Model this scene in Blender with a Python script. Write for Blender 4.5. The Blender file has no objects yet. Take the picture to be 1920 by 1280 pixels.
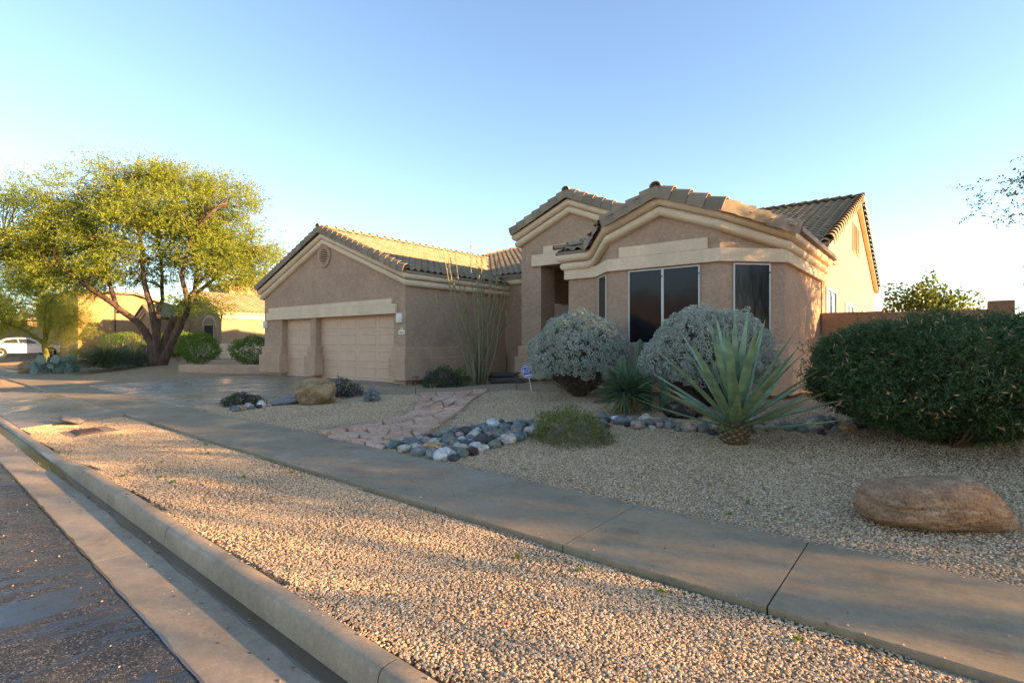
import bpy, bmesh, math, random
import numpy as np
from mathutils import Vector, Matrix, noise as mnoise
R = math.radians
random.seed(7); rng = np.random.default_rng(7)
scn = bpy.context.scene
COL = scn.collection

# ------------------------------------------------------------------ camera
cam_d = bpy.data.cameras.new('camera'); cam = bpy.data.objects.new('camera', cam_d); COL.objects.link(cam)
cam.location = (0, 0, 1.5); cam.rotation_euler = (R(90), 0, R(38.4))
cam_d.sensor_width = 36; cam_d.lens = 36*1004/1920; cam_d.shift_y = 5/1920
cam_d.clip_start = 0.05; cam_d.clip_end = 3000
scn.camera = cam

# ------------------------------------------------------------------ sky, sun, exposure
SUN_AZ = (0.932, 0.362); SUN_EL = R(12.6)
S = Vector((SUN_AZ[0]*math.cos(SUN_EL), SUN_AZ[1]*math.cos(SUN_EL), math.sin(SUN_EL))).normalized()
w = bpy.data.worlds.new('World'); scn.world = w; w.use_nodes = True
nt = w.node_tree; nt.nodes.clear()
sky = nt.nodes.new('ShaderNodeTexSky'); sky.sky_type = 'NISHITA'; sky.sun_disc = False
sky.sun_elevation = SUN_EL; sky.sun_rotation = math.atan2(SUN_AZ[0], SUN_AZ[1])
sky.altitude = 600; sky.air_density = 1.0; sky.dust_density = 0.5; sky.ozone_density = 2.7
bg = nt.nodes.new('ShaderNodeBackground'); bg.inputs['Strength'].default_value = 0.066
out = nt.nodes.new('ShaderNodeOutputWorld')
nt.links.new(sky.outputs[0], bg.inputs[0]); nt.links.new(bg.outputs[0], out.inputs[0])
sl = bpy.data.lights.new('sun', 'SUN'); sl.energy = 3.5; sl.angle = R(0.6); sl.color = (1.0, 0.65, 0.32)
sun = bpy.data.objects.new('sun', sl); COL.objects.link(sun)
sun.rotation_euler = S.to_track_quat('Z', 'Y').to_euler(); sun.location = (20, 10, 20)
scn.view_settings.view_transform = 'Standard'; scn.view_settings.look = 'None'
scn.view_settings.gamma = 1; scn.view_settings.use_curve_mapping = False
scn.view_settings.exposure = 2.88
scn.view_settings.use_white_balance = True; scn.view_settings.white_balance_temperature = 7500; scn.view_settings.white_balance_tint = 13

# ------------------------------------------------------------------ materials
def lerp(a, b, f): return a + (b-a)*f
def ss(a, b, x):
    f = min(1, max(0, (x-a)/(b-a))); return f*f*(3-2*f)

class NT:
    def __init__(s, name):
        s.m = bpy.data.materials.new(name); s.m.use_nodes = True
        s.t = s.m.node_tree; s.t.nodes.clear()
        s.out = s.n('ShaderNodeOutputMaterial'); s.b = s.n('ShaderNodeBsdfPrincipled')
        s.l(s.b.outputs[0], s.out.inputs[0]); s._co = None
    def n(s, ty, **kw):
        x = s.t.nodes.new(ty)
        for k, v in kw.items(): setattr(x, k, v)
        return x
    def l(s, a, b): s.t.links.new(a, b)
    def co(s):
        if s._co is None: s._co = s.n('ShaderNodeTexCoord').outputs['Object']
        return s._co
    def scaled(s, sc):
        v = s.n('ShaderNodeMapping'); s.l(s.co(), v.inputs[0]); v.inputs['Scale'].default_value = sc; return v.outputs[0]
    def noise(s, scale, detail=4, rough=.55, vec=None):
        x = s.n('ShaderNodeTexNoise'); x.inputs['Scale'].default_value = scale; x.inputs['Detail'].default_value = detail
        x.inputs['Roughness'].default_value = rough; s.l(vec or s.co(), x.inputs['Vector']); return x.outputs[0]
    def voro(s, scale, feature='F1', out='Distance', vec=None):
        x = s.n('ShaderNodeTexVoronoi', feature=feature); x.inputs['Scale'].default_value = scale
        s.l(vec or s.co(), x.inputs['Vector']); return x.outputs[out]
    def ramp(s, fac, stops, interp='LINEAR'):
        x = s.n('ShaderNodeValToRGB'); cr = x.color_ramp; cr.interpolation = interp
        while len(cr.elements) < len(stops): cr.elements.new(.5)
        for e, (p, c) in zip(cr.elements, stops):
            e.position = p; e.color = (*c, 1) if not isinstance(c, (int, float)) else (c, c, c, 1)
        s.l(fac, x.inputs[0]); return x.outputs[0]
    def mix(s, fac, a, b, mode='MIX'):
        x = s.n('ShaderNodeMix', data_type='RGBA', blend_type=mode)
        for inp, v in ((x.inputs[0], fac), (x.inputs[6], a), (x.inputs[7], b)):
            if isinstance(v, (int, float)): inp.default_value = v if inp is x.inputs[0] or inp.type == 'VALUE' else (v, v, v, 1)
            elif isinstance(v, tuple): inp.default_value = (*v, 1)
            else: s.l(v, inp)
        return x.outputs[2]
    def math(s, op, a, b=0.0):
        x = s.n('ShaderNodeMath', operation=op)
        for inp, v in ((x.inputs[0], a), (x.inputs[1], b)):
            if isinstance(v, (int, float)): inp.default_value = v
            else: s.l(v, inp)
        return x.outputs[0]
    def rnd(s):
        g = s.n('ShaderNodeNewGeometry').outputs['Random Per Island']; o = s.n('ShaderNodeObjectInfo').outputs['Random']
        return s.math('FRACT', s.math('ADD', g, o))
    def bump(s, h, strength=.4, dist=.01, prev=None):
        x = s.n('ShaderNodeBump'); x.inputs['Strength'].default_value = strength; x.inputs['Distance'].default_value = dist
        s.l(h, x.inputs['Height'])
        if prev is not None: s.l(prev, x.inputs['Normal'])
        return x.outputs[0]
    def fin(s, col=None, rough=.85, normal=None, spec=None, metal=None):
        def st(k, v):
            if v is None: return
            i = s.b.inputs[k]
            if isinstance(v, (int, float)): i.default_value = v
            elif isinstance(v, tuple): i.default_value = (*v, 1)
            else: s.l(v, i)
        st('Base Color', col); st('Roughness', rough); st('Normal', normal); st('Specular IOR Level', spec); st('Metallic', metal)
        return s.m

def sc3(c, k): return tuple(min(1, x*k) for x in c)

def m_stucco(name, c, coarse=1.0):
    s = NT(name)
    f = s.noise(1.3, 5, .6); g = s.noise(38, 3)
    streak = s.noise(1.0, 4, .6, s.scaled((2.2, 2.2, .35)))
    col = s.mix(s.ramp(f, [(.3, 0), (.72, 1)]), sc3(c, .86), sc3(c, 1.1))
    col = s.mix(s.math('MULTIPLY', s.ramp(streak, [(.45, 0), (.8, 1)]), .22), col, sc3(c, .66))
    col = s.mix(s.math('MULTIPLY', s.ramp(g, [(.35, 1), (.6, 0)]), .3), col, sc3(c, .62))
    fl = s.noise(11, 4, .7); col = s.mix(s.math('MULTIPLY', s.ramp(fl, [(.36, 1), (.5, 0)]), .34*coarse), col, sc3(c, .6))
    col = s.mix(s.math('MULTIPLY', s.ramp(fl, [(.52, 0), (.68, 1)]), .4*coarse), col, sc3(c, 1.3))
    h = s.math('ADD', s.math('MULTIPLY', s.noise(75, 3, .6), .6), s.math('MULTIPLY', s.noise(18, 4, .65), 1.3*coarse))
    return s.fin(col, .92, s.bump(h, 1.0, .03), .2)

def m_plain(name, c, rough=.6, var=.12, scale=6, bump=0, bscale=60, spec=.4, metal=None):
    s = NT(name)
    col = s.mix(s.ramp(s.noise(scale, 5, .6), [(.3, 0), (.7, 1)]), sc3(c, 1-var), sc3(c, 1+var))
    nrm = s.bump(s.noise(bscale, 3), bump, .01) if bump else None
    return s.fin(col, rough, nrm, spec, metal)

def m_leaf(name, cols, trans=.35, rough=.55, spec=.3):
    s = NT(name)
    c = s.ramp(s.rnd(), [(i/(max(1, len(cols)-1)), k) for i, k in enumerate(cols)])
    s.fin(c, rough, None, spec)
    tr = s.n('ShaderNodeBsdfTranslucent'); s.l(s.mix(1.0, c, (1.25, 1.2, .7), 'MULTIPLY'), tr.inputs[0])
    mx = s.n('ShaderNodeMixShader'); mx.inputs[0].default_value = trans
    s.l(s.b.outputs[0], mx.inputs[1]); s.l(tr.outputs[0], mx.inputs[2]); s.l(mx.outputs[0], s.out.inputs[0])
    return s.m

def m_bark(name, a, b, sc=9):
    s = NT(name); v = s.scaled((sc, sc, sc*.22)); n = s.noise(1.6, 6, .65, v)
    return s.fin(s.ramp(n, [(.3, a), (.68, b)]), .9, s.bump(n, .9, .05), .15)

def m_rock(name, cols, sc=5, bump=.6, rough=.8, layered=False):
    s = NT(name); v = s.scaled((1, 1, 3.5)) if layered else None
    n = s.noise(sc, 7, .62, v); f = s.noise(sc*9, 4, .6)
    c = s.ramp(n, [(lerp(.28, .72, i/(len(cols)-1)), k) for i, k in enumerate(cols)])
    c = s.mix(s.math('MULTIPLY', s.ramp(f, [(.36, 1), (.52, 0)]), .6), c, sc3(cols[0], .45))
    h = s.math('ADD', n, s.math('MULTIPLY', f, .4))
    return s.fin(c, rough, s.bump(h, bump, .05), .25)

def m_concrete(name, c, wet=.35, lo=.28, hi=.75):
    s = NT(name)
    big = s.noise(.7, 5, .6); mid = s.noise(5, 5, .6); fine = s.noise(160, 2)
    col = s.mix(s.ramp(big, [(.32, 0), (.68, 1)]), sc3(c, .78), sc3(c, 1.12))
    col = s.mix(s.math('MULTIPLY', s.ramp(mid, [(.35, 1), (.6, 0)]), .3), col, sc3(c, .66))
    col = s.mix(s.math('MULTIPLY', s.ramp(fine, [(.3, 1), (.5, 0)]), .5), col, sc3(c, .5))
    gr_ = s.noise(38, 4, .7); col = s.mix(s.math('MULTIPLY', s.ramp(gr_, [(.5, 0), (.7, 1)]), .35), col, sc3(c, 1.35))
    sp_ = s.noise(2.2, 6, .7); col = s.mix(s.math('MULTIPLY', s.ramp(sp_, [(.52, 0), (.64, 1)]), .55), col, sc3(c, .55))
    m2 = s.noise(16, 6, .75); col = s.mix(s.math('MULTIPLY', s.ramp(m2, [(.36, 1), (.5, 0)]), .45), col, sc3(c, .6)); col = s.mix(s.math('MULTIPLY', s.ramp(m2, [(.56, 0), (.7, 1)]), .4), col, sc3(c, 1.4))
    rg = s.ramp(s.noise(.9, 4, .6), [(.36, lo), (.62, hi)])
    return s.fin(col, rg, s.bump(s.math('ADD', fine, s.math('MULTIPLY', mid, .6)), .25, .006), wet)

WALL = (.50, .342, .235); TRIM = (.82, .64, .44)
M = {}
M['stucco'] = m_stucco('stucco_tan', WALL)
M['base'] = m_stucco('stucco_base', (.55, .365, .245), .6)
M['trim'] = m_stucco('stucco_cream', TRIM, .35)
M['found'] = m_plain('foundation', (.30, .17, .115), .9, .25, 4)
M['gdoor'] = m_plain('garage_door_paint', (.57, .375, .25), .5, .05, 3, .1, 120, .35)
M['white'] = m_plain('white_paint', (.72, .68, .58), .5, .06)
M['frame'] = m_plain('window_frame', (.55, .53, .47), .45, .06)
M['dark'] = m_plain('dark_void', (.02, .018, .016), .8)
M['metal'] = m_plain('dark_metal', (.06, .05, .045), .5, .2)
M['copper'] = m_plain('aged_copper', (.16, .075, .04), .5, .35, 30)
s = NT('roof_tile_clay'); r_ = s.rnd()
c_ = s.ramp(r_, [(0, (.20, .16, .11)), (.35, (.30, .23, .155)), (.7, (.25, .20, .15)), (1, (.36, .27, .18))])
c_ = s.mix(s.math('MULTIPLY', s.ramp(s.noise(9, 5, .65), [(.4, 0), (.7, 1)]), .55), c_, (.15, .14, .095))
M['tile'] = s.fin(c_, .85, s.bump(s.noise(70, 3), .3, .008), .2)
s = NT('sun_screen')
h_ = s.math('ADD', s.noise(2.0, 3, .5, s.scaled((2.2, 2.2, .8))), s.math('MULTIPLY', s.noise(9, 1), .08))
M['screen'] = s.fin((.009, .010, .012), .13, s.bump(h_, .16, .03), .25)
s = NT('window_glass'); M['glass'] = s.fin((.03, .035, .04), .03, None, .6)
s = NT('water'); M['water'] = s.fin((.11, .085, .058), .12, s.bump(s.noise(25, 2), .05, .004), .5)

# asphalt: worn chip surface with dark smooth crack sealer and wet patches
s = NT('asphalt')
sp = s.voro(95, 'F1', 'Color'); spd = s.voro(95)
base = s.ramp(s.math('MULTIPLY', s.noise(190, 2), 1.0), [(.3, (.022, .020, .019)), (.52, (.06, .05, .043)), (.72, (.16, .13, .10))])
rot = s.n('ShaderNodeMapping'); s.l(s.co(), rot.inputs[0]); rot.inputs['Rotation'].default_value = (0, 0, R(52)); rot.inputs['Scale'].default_value = (2.3, .62, 1)
def wn(sc_, det, dist, vec):
    x = s.n('ShaderNodeTexNoise'); x.inputs['Scale'].default_value = sc_; x.inputs['Detail'].default_value = det; x.inputs['Roughness'].default_value = .6; x.inputs['Distortion'].default_value = dist; s.l(vec, x.inputs['Vector']); return x.outputs[0]
n1 = wn(1.15, 4, .5, rot.outputs[0]); n2 = wn(.8, 5, .3, rot.outputs[0])
line = s.ramp(s.math('ABSOLUTE', s.math('SUBTRACT', n1, .5)), [(.018, 1), (.03, 0)])
patch = s.ramp(n2, [(.575, 0), (.60, 1)])
seal = s.math('MAXIMUM', line, patch)
grit = s.voro(120, 'F1', 'Color'); gs = s.n('ShaderNodeSeparateColor'); s.l(grit, gs.inputs[0])
base = s.ramp(gs.outputs[0], [(0, (.016, .015, .015)), (.45, (.038, .037, .037)), (.74, (.07, .067, .063)), (.9, (.16, .148, .133)), (1, (.32, .29, .25))])
dry = s.ramp(s.noise(3.1, 5, .6), [(.52, 0), (.56, 1)])
col = s.mix(s.math('MULTIPLY', dry, .4), base, (.095, .085, .075))
col = s.mix(seal, col, s.mix(s.noise(30, 3), (.018, .019, .022), (.05, .05, .052)))
rg = s.mix(seal, .75, .24)
hh = s.math('ADD', s.math('MULTIPLY', s.math('SUBTRACT', 1.0, seal), s.math('SUBTRACT', 1.0, s.voro(120))), s.math('MULTIPLY', seal, s.math('ADD', .9, s.math('MULTIPLY', s.noise(14, 4), .35))))
M['asphalt'] = s.fin(col, rg, s.bump(hh, .8, .010), .4)
M['walk'] = m_concrete('concrete_walk', (.295, .228, .142), .35, .36, .8)
M['curb'] = m_concrete('concrete_curb', (.41, .31, .205), .35, .5, .85)
M['gutter'] = m_concrete('concrete_gutter', (.37, .28, .185), .4, .4, .85)
M['drive'] = m_concrete('concrete_drive', (.28, .23, .165), .45, .12, .6)
M['joint'] = m_plain('joint_dirt', (.05, .04, .03), .95)

PEB = [(0.0, (0.229, 0.14, 0.078)), (0.14, (0.541, 0.365, 0.208)), (0.3, (0.666, 0.47, 0.282)), (0.44, (0.374, 0.245, 0.14)), (0.58, (0.749, 0.58, 0.389)), (0.72, (0.374, 0.29, 0.208)), (0.86, (0.603, 0.37, 0.185)), (1, (0.811, 0.68, 0.5))]
s = NT('gravel_ground')
vc = s.n('ShaderNodeTexVoronoi'); vc.inputs['Scale'].default_value = 52; s.l(s.co(), vc.inputs['Vector'])
sep = s.n('ShaderNodeSeparateColor'); s.l(vc.outputs['Color'], sep.inputs[0])
col = s.ramp(sep.outputs[0], PEB)
col = s.mix(s.ramp(vc.outputs['Distance'], [(.35, 0), (.75, 1)]), col, (.17, .115, .075))
big = s.noise(.55, 5, .6)
col = s.mix(s.math('MULTIPLY', s.ramp(big, [(.45, 0), (.7, 1)]), .45), col, (.27, .175, .115))
M['ground'] = s.fin(col, .9, s.bump(s.math('SUBTRACT', 1.0, vc.outputs['Distance']), .9, .02), .2)
s = NT('pebble')
M['pebble'] = s.fin(s.ramp(s.n('ShaderNodeObjectInfo').outputs['Random'], PEB), .75, None, .25)

# ------------------------------------------------------------------ mesh helpers
class MB:
    def __init__(s): s.v = []; s.f = []
    def add(s, vs, fs):
        o = len(s.v); s.v += [tuple(p) for p in vs]; s.f += [tuple(i+o for i in f) for f in fs]; return s
    def box(s, x0, x1, y0, y1, z0, z1, mtx=None):
        vs = [(x, y, z) for z in (z0, z1) for y in (y0, y1) for x in (x0, x1)]
        if mtx is not None: vs = [mtx @ Vector(p) for p in vs]
        return s.add(vs, [(0, 2, 3, 1), (4, 5, 7, 6), (0, 1, 5, 4), (2, 6, 7, 3), (0, 4, 6, 2), (1, 3, 7, 5)])
    def prism(s, poly, d):           # poly: list of 3D points, d: extrusion vector
        n = len(poly); d = Vector(d); a = [Vector(p) for p in poly]
        nrm = Vector((0, 0, 0))
        for i in range(n): nrm += a[i].cross(a[(i+1) % n])
        if nrm.dot(d) > 0: a.reverse()
        vs = a + [p+d for p in a]
        fs = [tuple(range(n)), tuple(range(2*n-1, n-1, -1))] + [(i, i+n, (i+1) % n+n, (i+1) % n) for i in range(n)]
        return s.add(vs, fs)
    def tube(s, pts, rad, sides=7, cap=True):
        pts = [Vector(p) for p in pts]; n = len(pts); vs = []; ref = Vector((.31, .17, .93))
        for i, p in enumerate(pts):
            t = (pts[min(i+1, n-1)]-pts[max(i-1, 0)]).normalized()
            a = t.cross(ref)
            if a.length < 1e-3: a = t.cross(Vector((1, 0, 0)))
            a.normalize(); b = t.cross(a); r = rad[i] if isinstance(rad, (list, tuple)) else rad
            for k in range(sides):
                an = 2*math.pi*k/sides; vs.append(p+a*(math.cos(an)*r)+b*(math.sin(an)*r))
        fs = []
        for i in range(n-1):
            for k in range(sides):
                k2 = (k+1) % sides; fs.append((i*sides+k, i*sides+k2, (i+1)*sides+k2, (i+1)*sides+k))
        if cap: fs += [tuple(range(sides-1, -1, -1)), tuple(range((n-1)*sides, n*sides))]
        return s.add(vs, fs)
    def lathe(s, prof, c=(0, 0, 0), sides=16, axis=None):
        vs = []; fs = []; n = len(prof)
        for r, z in prof:
            for k in range(sides):
                a = 2*math.pi*k/sides; p = Vector((r*math.cos(a), r*math.sin(a), z))
                if axis is not None: p = axis @ p
                vs.append(p+Vector(c))
        for i in range(n-1):
            for k in range(sides):
                k2 = (k+1) % sides; fs.append((i*sides+k, i*sides+k2, (i+1)*sides+k2, (i+1)*sides+k))
        fs += [tuple(range(sides-1, -1, -1)), tuple(range((n-1)*sides, n*sides))]
        return s.add(vs, fs)
    def sweep(s, path, nrm, prof, closed=False):
        # path: 3D points at the wall face; nrm[i]: outward 2D normal of segment i; prof: (out, up) from top to bottom
        vs = []; n = len(path); k = len(prof)
        for i, p in enumerate(path):
            if i == 0: m = Vector(nrm[0])
            elif i == n-1: m = Vector(nrm[-1])
            else:
                a, b = Vector(nrm[i-1]), Vector(nrm[i]); m = (a+b); m = m/(m.length_squared/2) if m.length > 1e-4 else a
            for o, h in prof: vs.append((p[0]+m[0]*o, p[1]+m[1]*o, p[2]+h))
        fs = []
        for i in range(n-1):
            for j in range(k):
                j2 = (j+1) % k; fs.append((i*k+j, i*k+j2, (i+1)*k+j2, (i+1)*k+j))
        fs += [tuple(range(k)), tuple(range(n*k-1, (n-1)*k-1, -1))]
        return s.add(vs, fs)
    def mesh(s, name, smooth=False, fix=True):
        me = bpy.data.meshes.new(name); me.from_pydata(s.v, [], s.f)
        if fix:
            bm = bmesh.new(); bm.from_mesh(me); bmesh.ops.recalc_face_normals(bm, faces=bm.faces); bm.to_mesh(me); bm.free()
        if smooth: me.shade_smooth() if smooth is True else me.set_sharp_from_angle(angle=R(smooth))
        if smooth and smooth is not True:
            me.shade_smooth(); me.set_sharp_from_angle(angle=R(smooth))
        me.update(); return me

def np_mesh(name, V, F):
    V = np.asarray(V, np.float32); F = np.asarray(F, np.int32); k = F.shape[1]
    me = bpy.data.meshes.new(name); me.vertices.add(len(V)); me.vertices.foreach_set('co', V.ravel())
    me.loops.add(F.size); me.loops.foreach_set('vertex_index', F.ravel()); me.polygons.add(len(F))
    me.polygons.foreach_set('loop_start', np.arange(0, F.size, k, dtype=np.int32))
    me.polygons.foreach_set('loop_total', np.full(len(F), k, np.int32)); me.update(calc_edges=True); me.validate(); return me

def tag(o, label=None, cat=None, group=None, kind=None):
    for k, v in (('label', label), ('category', cat), ('group', group), ('kind', kind)):
        if v: o[k] = v
    return o
def thing(name, label, cat, loc=(0, 0, 0), rz=0, group=None):
    o = bpy.data.objects.new(name, None); COL.objects.link(o); o.location = loc; o.rotation_euler = (0, 0, rz)
    o.empty_display_size = .3
    return tag(o, label, cat, group)
def obj(name, me, mat, parent=None, world=False, loc=None, bevel=0):
    if isinstance(me, MB): me = me.mesh(name)
    o = bpy.data.objects.new(name, me); COL.objects.link(o)
    if mat is not None:
        me.materials.clear(); me.materials.append(M[mat] if isinstance(mat, str) else mat)
    if parent is not None:
        o.parent = parent
        if world: o.matrix_parent_inverse = Matrix.Translation(-parent.location)
    if loc is not None: o.location = loc
    if bevel:
        b = o.modifiers.new('bevel', 'BEVEL'); b.width = bevel; b.segments = 2; b.limit_method = 'ANGLE'; b.angle_limit = R(35)
    return o
def struct(name, me, mat): return tag(obj(name, me, mat), kind='structure')
def copy_tree(o, parent=None):
    c = o.copy(); COL.objects.link(c)
    if parent is not None: c.parent = parent; c.matrix_parent_inverse = o.matrix_parent_inverse.copy()
    for ch in [k for k in bpy.data.objects if k.parent == o]: copy_tree(ch, c)
    return c
def px(u, v, z):                      # a point of the site at height z, surveyed from the photograph
    a = (u-960)/1004; d = (1.5-z)*1004/(v-645)
    return ((-.621+.784*a)*d, (.784+.621*a)*d)

# ------------------------------------------------------------------ ground levels
K = .042                               # the street runs a little askew to the house
def st(x, y): return y + K*x
def P(sx, t, z): return (sx, t-K*sx, z)
def curb_top(x): return -.105*(ss(-7.9, -9.7, x)*(1-ss(-24.5, -26.3, x)))
def drive_z(y): return .004+.146*min(1, max(0, (y-5.2)/6.6))
def wob(x, y): return mnoise.noise((x*.55, y*.55, 3.1))*.03+mnoise.noise((x*1.7, y*1.7, 9.2))*.012
def gz(x, y):
    t = st(x, y)
    if t < 1.565: return -.32
    if t < 3.30:
        c = curb_top(x); f = (t-1.6)/1.68
        return lerp(c-.022, -.045, min(1, max(0, f))) + .5*wob(x, y)*math.sin(math.pi*min(1, max(0, f)))
    if t < 4.50: return -.07
    g = lerp(.13, .34, ss(-14, -8.5, x)); g = lerp(g, .45, ss(-24, -31, x)); g = lerp(g, .52, ss(-31, -50, x)); g = lerp(g, .22, ss(-1.5, 3, x))
    z = -.014+(g+.014)*ss(4.5, 10.6, t)+wob(x, y)*ss(4.6, 5.6, t)
    if -24.0 < x < -14.3 and y < 12.6: z = min(z, drive_z(y)-.06)
    return z
# ------------------------------------------------------------------ ground, road, kerb, walks
def axis(*segs):
    a = []
    for lo, hi, st_ in segs: a += list(np.arange(lo, hi, st_))
    return a
xs = axis((-900, -120, 60), (-120, -60, 6), (-60, -28, 1.0), (-28, -16, .5), (-16, 5, .2), (5, 20, 1.5), (20, 120, 10), (120, 901, 60))
ys = axis((-900, -60, 60), (-60, -10, 10), (-10, 1.0, 1.5), (1.0, 14, .2), (14, 36, 1), (36, 120, 7), (120, 901, 60))
V = []; F = []
for y in ys:
    for x in xs:
        z = gz(x, y)
        if st(x, y) < -8.6: z = -.03
        V.append((x, y, z))
nx = len(xs)
for j in range(len(ys)-1):
    for i in range(nx-1): F.append((j*nx+i, j*nx+i+1, (j+1)*nx+i+1, (j+1)*nx+i))
me = np_mesh('ground', V, F); me.shade_smooth(); struct('ground', me, 'ground')

# road: gently crowned sheet
V = []; F = []; ts = [.985, .5, -.6, -2, -3.8, -6, -8.6]; zs = [-.137, -.128, -.11, -.09, -.07, -.1, -.137]
rx = axis((-220, -20, 20), (-20, 60, 4), (60, 221, 20))
for x in rx:
    for t, z in zip(ts, zs): V.append(P(x, t, z))
n = len(ts)
for i in range(len(rx)-1):
    for j in range(n-1): F.append((i*n+j, i*n+j+1, (i+1)*n+j+1, (i+1)*n+j))
me = np_mesh('road', V, F); me.flip_normals() if me.polygons[0].normal.z < 0 else None; struct('road', me, 'asphalt')

def strip_slab(x0, x1, prof, sub=6):
    """a cast length: prof(x) gives the closed (t, z) outline"""
    m = MB(); xs_ = [lerp(x0, x1, i/sub) for i in range(sub+1)]; k = len(prof(x0)); vs = []
    for x in xs_:
        for t, z in prof(x): vs.append(P(x, t, z))
    fs = []
    for i in range(sub):
        for j in range(k):
            j2 = (j+1) % k; fs.append((i*k+j, i*k+j2, (i+1)*k+j2, (i+1)*k+j))
    fs += [tuple(range(k)), tuple(range((sub+1)*k-1, sub*k-1, -1))]
    return m.add(vs, fs)
def curb_prof(x):
    c = curb_top(x); f = min(1, -c/.105)
    r = lerp(.028, .012, f); t0 = lerp(1.462, 1.47, f); b = -.165
    face = [(t0-.012, b), (t0, lerp(-.10, -.15, f)), (t0+.008, c-r*1.2)]
    arc = [(t0+.012+r*.3, c-r*.45), (t0+.012+r, c-.002), (t0+.07, c+.002)]
    return [(1.60, -.32), (t0-.012, -.32)] + face + arc + [(1.585, c), (1.60, c-.012)]
def gut_prof(x): return [(1.47, -.32), (.985, -.32), (.985, -.1335), (1.02, -.131), (1.25, -.141), (1.40, -.150), (1.47, -.152)]
curb = struct('curb', strip_slab(-220, 60, lambda x: [(1.59, -.45), (1.48, -.45), (1.48, -.34), (1.59, -.34)], 60), 'joint')
gutter = struct('gutter', strip_slab(-220, 60, lambda x: [(1.0, -.3), (1.5, -.3), (1.5, -.17), (1.0, -.16)], 60), 'joint')
js = [-2.02+2.93*k for k in range(-19, 6)]
for a, b in zip(js, js[1:]):
    sub = 10 if -11 < a < -5 or -28 < a < -23 else 3
    o = obj('curb_segment', strip_slab(a+.005, b-.005, curb_prof, sub).mesh('curb_segment', 40), 'curb', curb)
    o = obj('gutter_slab', strip_slab(a+.003, b-.003, gut_prof, 3).mesh('gutter_slab', 40), 'gutter', gutter)
for a, b in ((-220, js[0]), (js[-1], 60)):
    obj('curb_segment', strip_slab(a, b-.01, curb_prof, 30).mesh('curb_segment', 40), 'curb', curb)
    obj('gutter_slab', strip_slab(a, b-.01, gut_prof, 30).mesh('gutter_slab', 40), 'gutter', gutter)

def slab_outline(t0, t1, z, e=.008):
    return [(t1, z-.12), (t0, z-.12), (t0, z-e), (t0+e, z), (t1-e, z), (t1, z-e)]
sidewalk = struct('sidewalk', strip_slab(-200, 60, lambda x: [(3.3, -.14), (4.56, -.14), (4.56, -.10), (3.3, -.10)], 60), 'joint')
js = [-.76+1.43*k for k in range(-42, 10)]
for a, b in zip(js, js[1:]):
    obj('paving_slab', strip_slab(a+.005, b-.005, lambda x: slab_outline(3.28, 4.58, 0), 1), 'walk', sidewalk)
obj('paving_slab', strip_slab(-200, js[0]-.01, lambda x: slab_outline(3.28, 4.58, 0), 20), 'walk', sidewalk)
obj('paving_slab', strip_slab(js[-1]+.01, 60, lambda x: slab_outline(3.28, 4.58, 0), 10), 'walk', sidewalk)

# drive apron between kerb and walk, and the drive itself
apron = struct('driveway_apron', MB().box(-23.5, -13.8, 2.6, 3.8, -.3, -.2), 'joint')
for a, b in ((-13.7, -18.6), (-18.62, -23.6)):
    m = MB(); q = lambda x, t, z: P(x, t, z)
    ca, cb = curb_top(a)-.004, curb_top(b)-.004
    top = [q(a, 1.605, ca), q(a, 3.272, -.004), q(b, 3.272, -.004), q(b, 1.605, cb)]
    m.prism([Vector(p)-Vector((0, 0, .15)) for p in top], (0, 0, .15))
    for i, z in enumerate((ca, -.004, -.004, cb)): pass
    obj('concrete_slab', m, 'drive', apron)
drive = struct('driveway', MB().prism([(-14.3, 5.4, -.2), (-23.6, 5.7, -.2), (-23.6, 12.0, -.04), (-14.3, 12.0, -.04)], (0, 0, .11)), 'joint')
xsd = [-14.2, -18.8, -23.7]; 
for i in range(2):
    a, b = xsd[i], xsd[i+1]
    rows = [None, 8.4, 12.12]
    y0a, y0b = 4.588-K*a, 4.588-K*b
    for (ya, yb, yc, yd) in ((y0a, y0b, 8.392, 8.392), (8.408, 8.408, 12.12, 12.12)):
        f = .006
        pts = [(a-f, ya), (b+f, yb), (b+f, yd), (a-f, yc)]
        m = MB(); top = [(x, y, drive_z(y)) for x, y in pts]; bot = [(x, y, drive_z(y)-.12) for x, y in pts]
        m.add(bot+top, [(0, 1, 2, 3), (4, 7, 6, 5), (0, 4, 5, 1), (1, 5, 6, 2), (2, 6, 7, 3), (3, 7, 4, 0)])
        obj('concrete_slab', m, 'drive', drive, bevel=.008)

# concrete garden walk that bends towards the entry
near = [(-14.19, 9.0), (-12.9, 9.1), (-11.6, 9.23), (-10.4, 9.55), (-9.3, 10.05), (-8.55, 10.95), (-8.3, 12.2), (-8.2, 14.6)]
far = [(-14.19, 10.3), (-13.2, 10.38), (-12.1, 10.5), (-11.0, 10.78), (-10.2, 11.35), (-9.7, 12.3), (-9.65, 13.2), (-9.7, 14.6)]
wz = [.108, .125, .15, .175, .205, .25, .30, .345]
bed = MB()
for i in range(7):
    bed.prism([(*near[i], wz[i]-.12), (*near[i+1], wz[i+1]-.12), (*far[i+1], wz[i+1]-.12), (*far[i], wz[i]-.12)], (0, 0, .08))
walk = struct('entry_walk', bed, 'joint')
for i in range(7):
    q = [(*near[i], wz[i]), (*near[i+1], wz[i+1]), (*far[i+1], wz[i+1]), (*far[i], wz[i])]
    c = sum((Vector(p) for p in q), Vector())/4
    q = [Vector(p)+(c-Vector(p)).normalized()*.008 for p in q]
    obj('paving_slab', MB().prism([p-Vector((0, 0, .1)) for p in q], (0, 0, .1)), 'walk', walk, bevel=.006)

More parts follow.
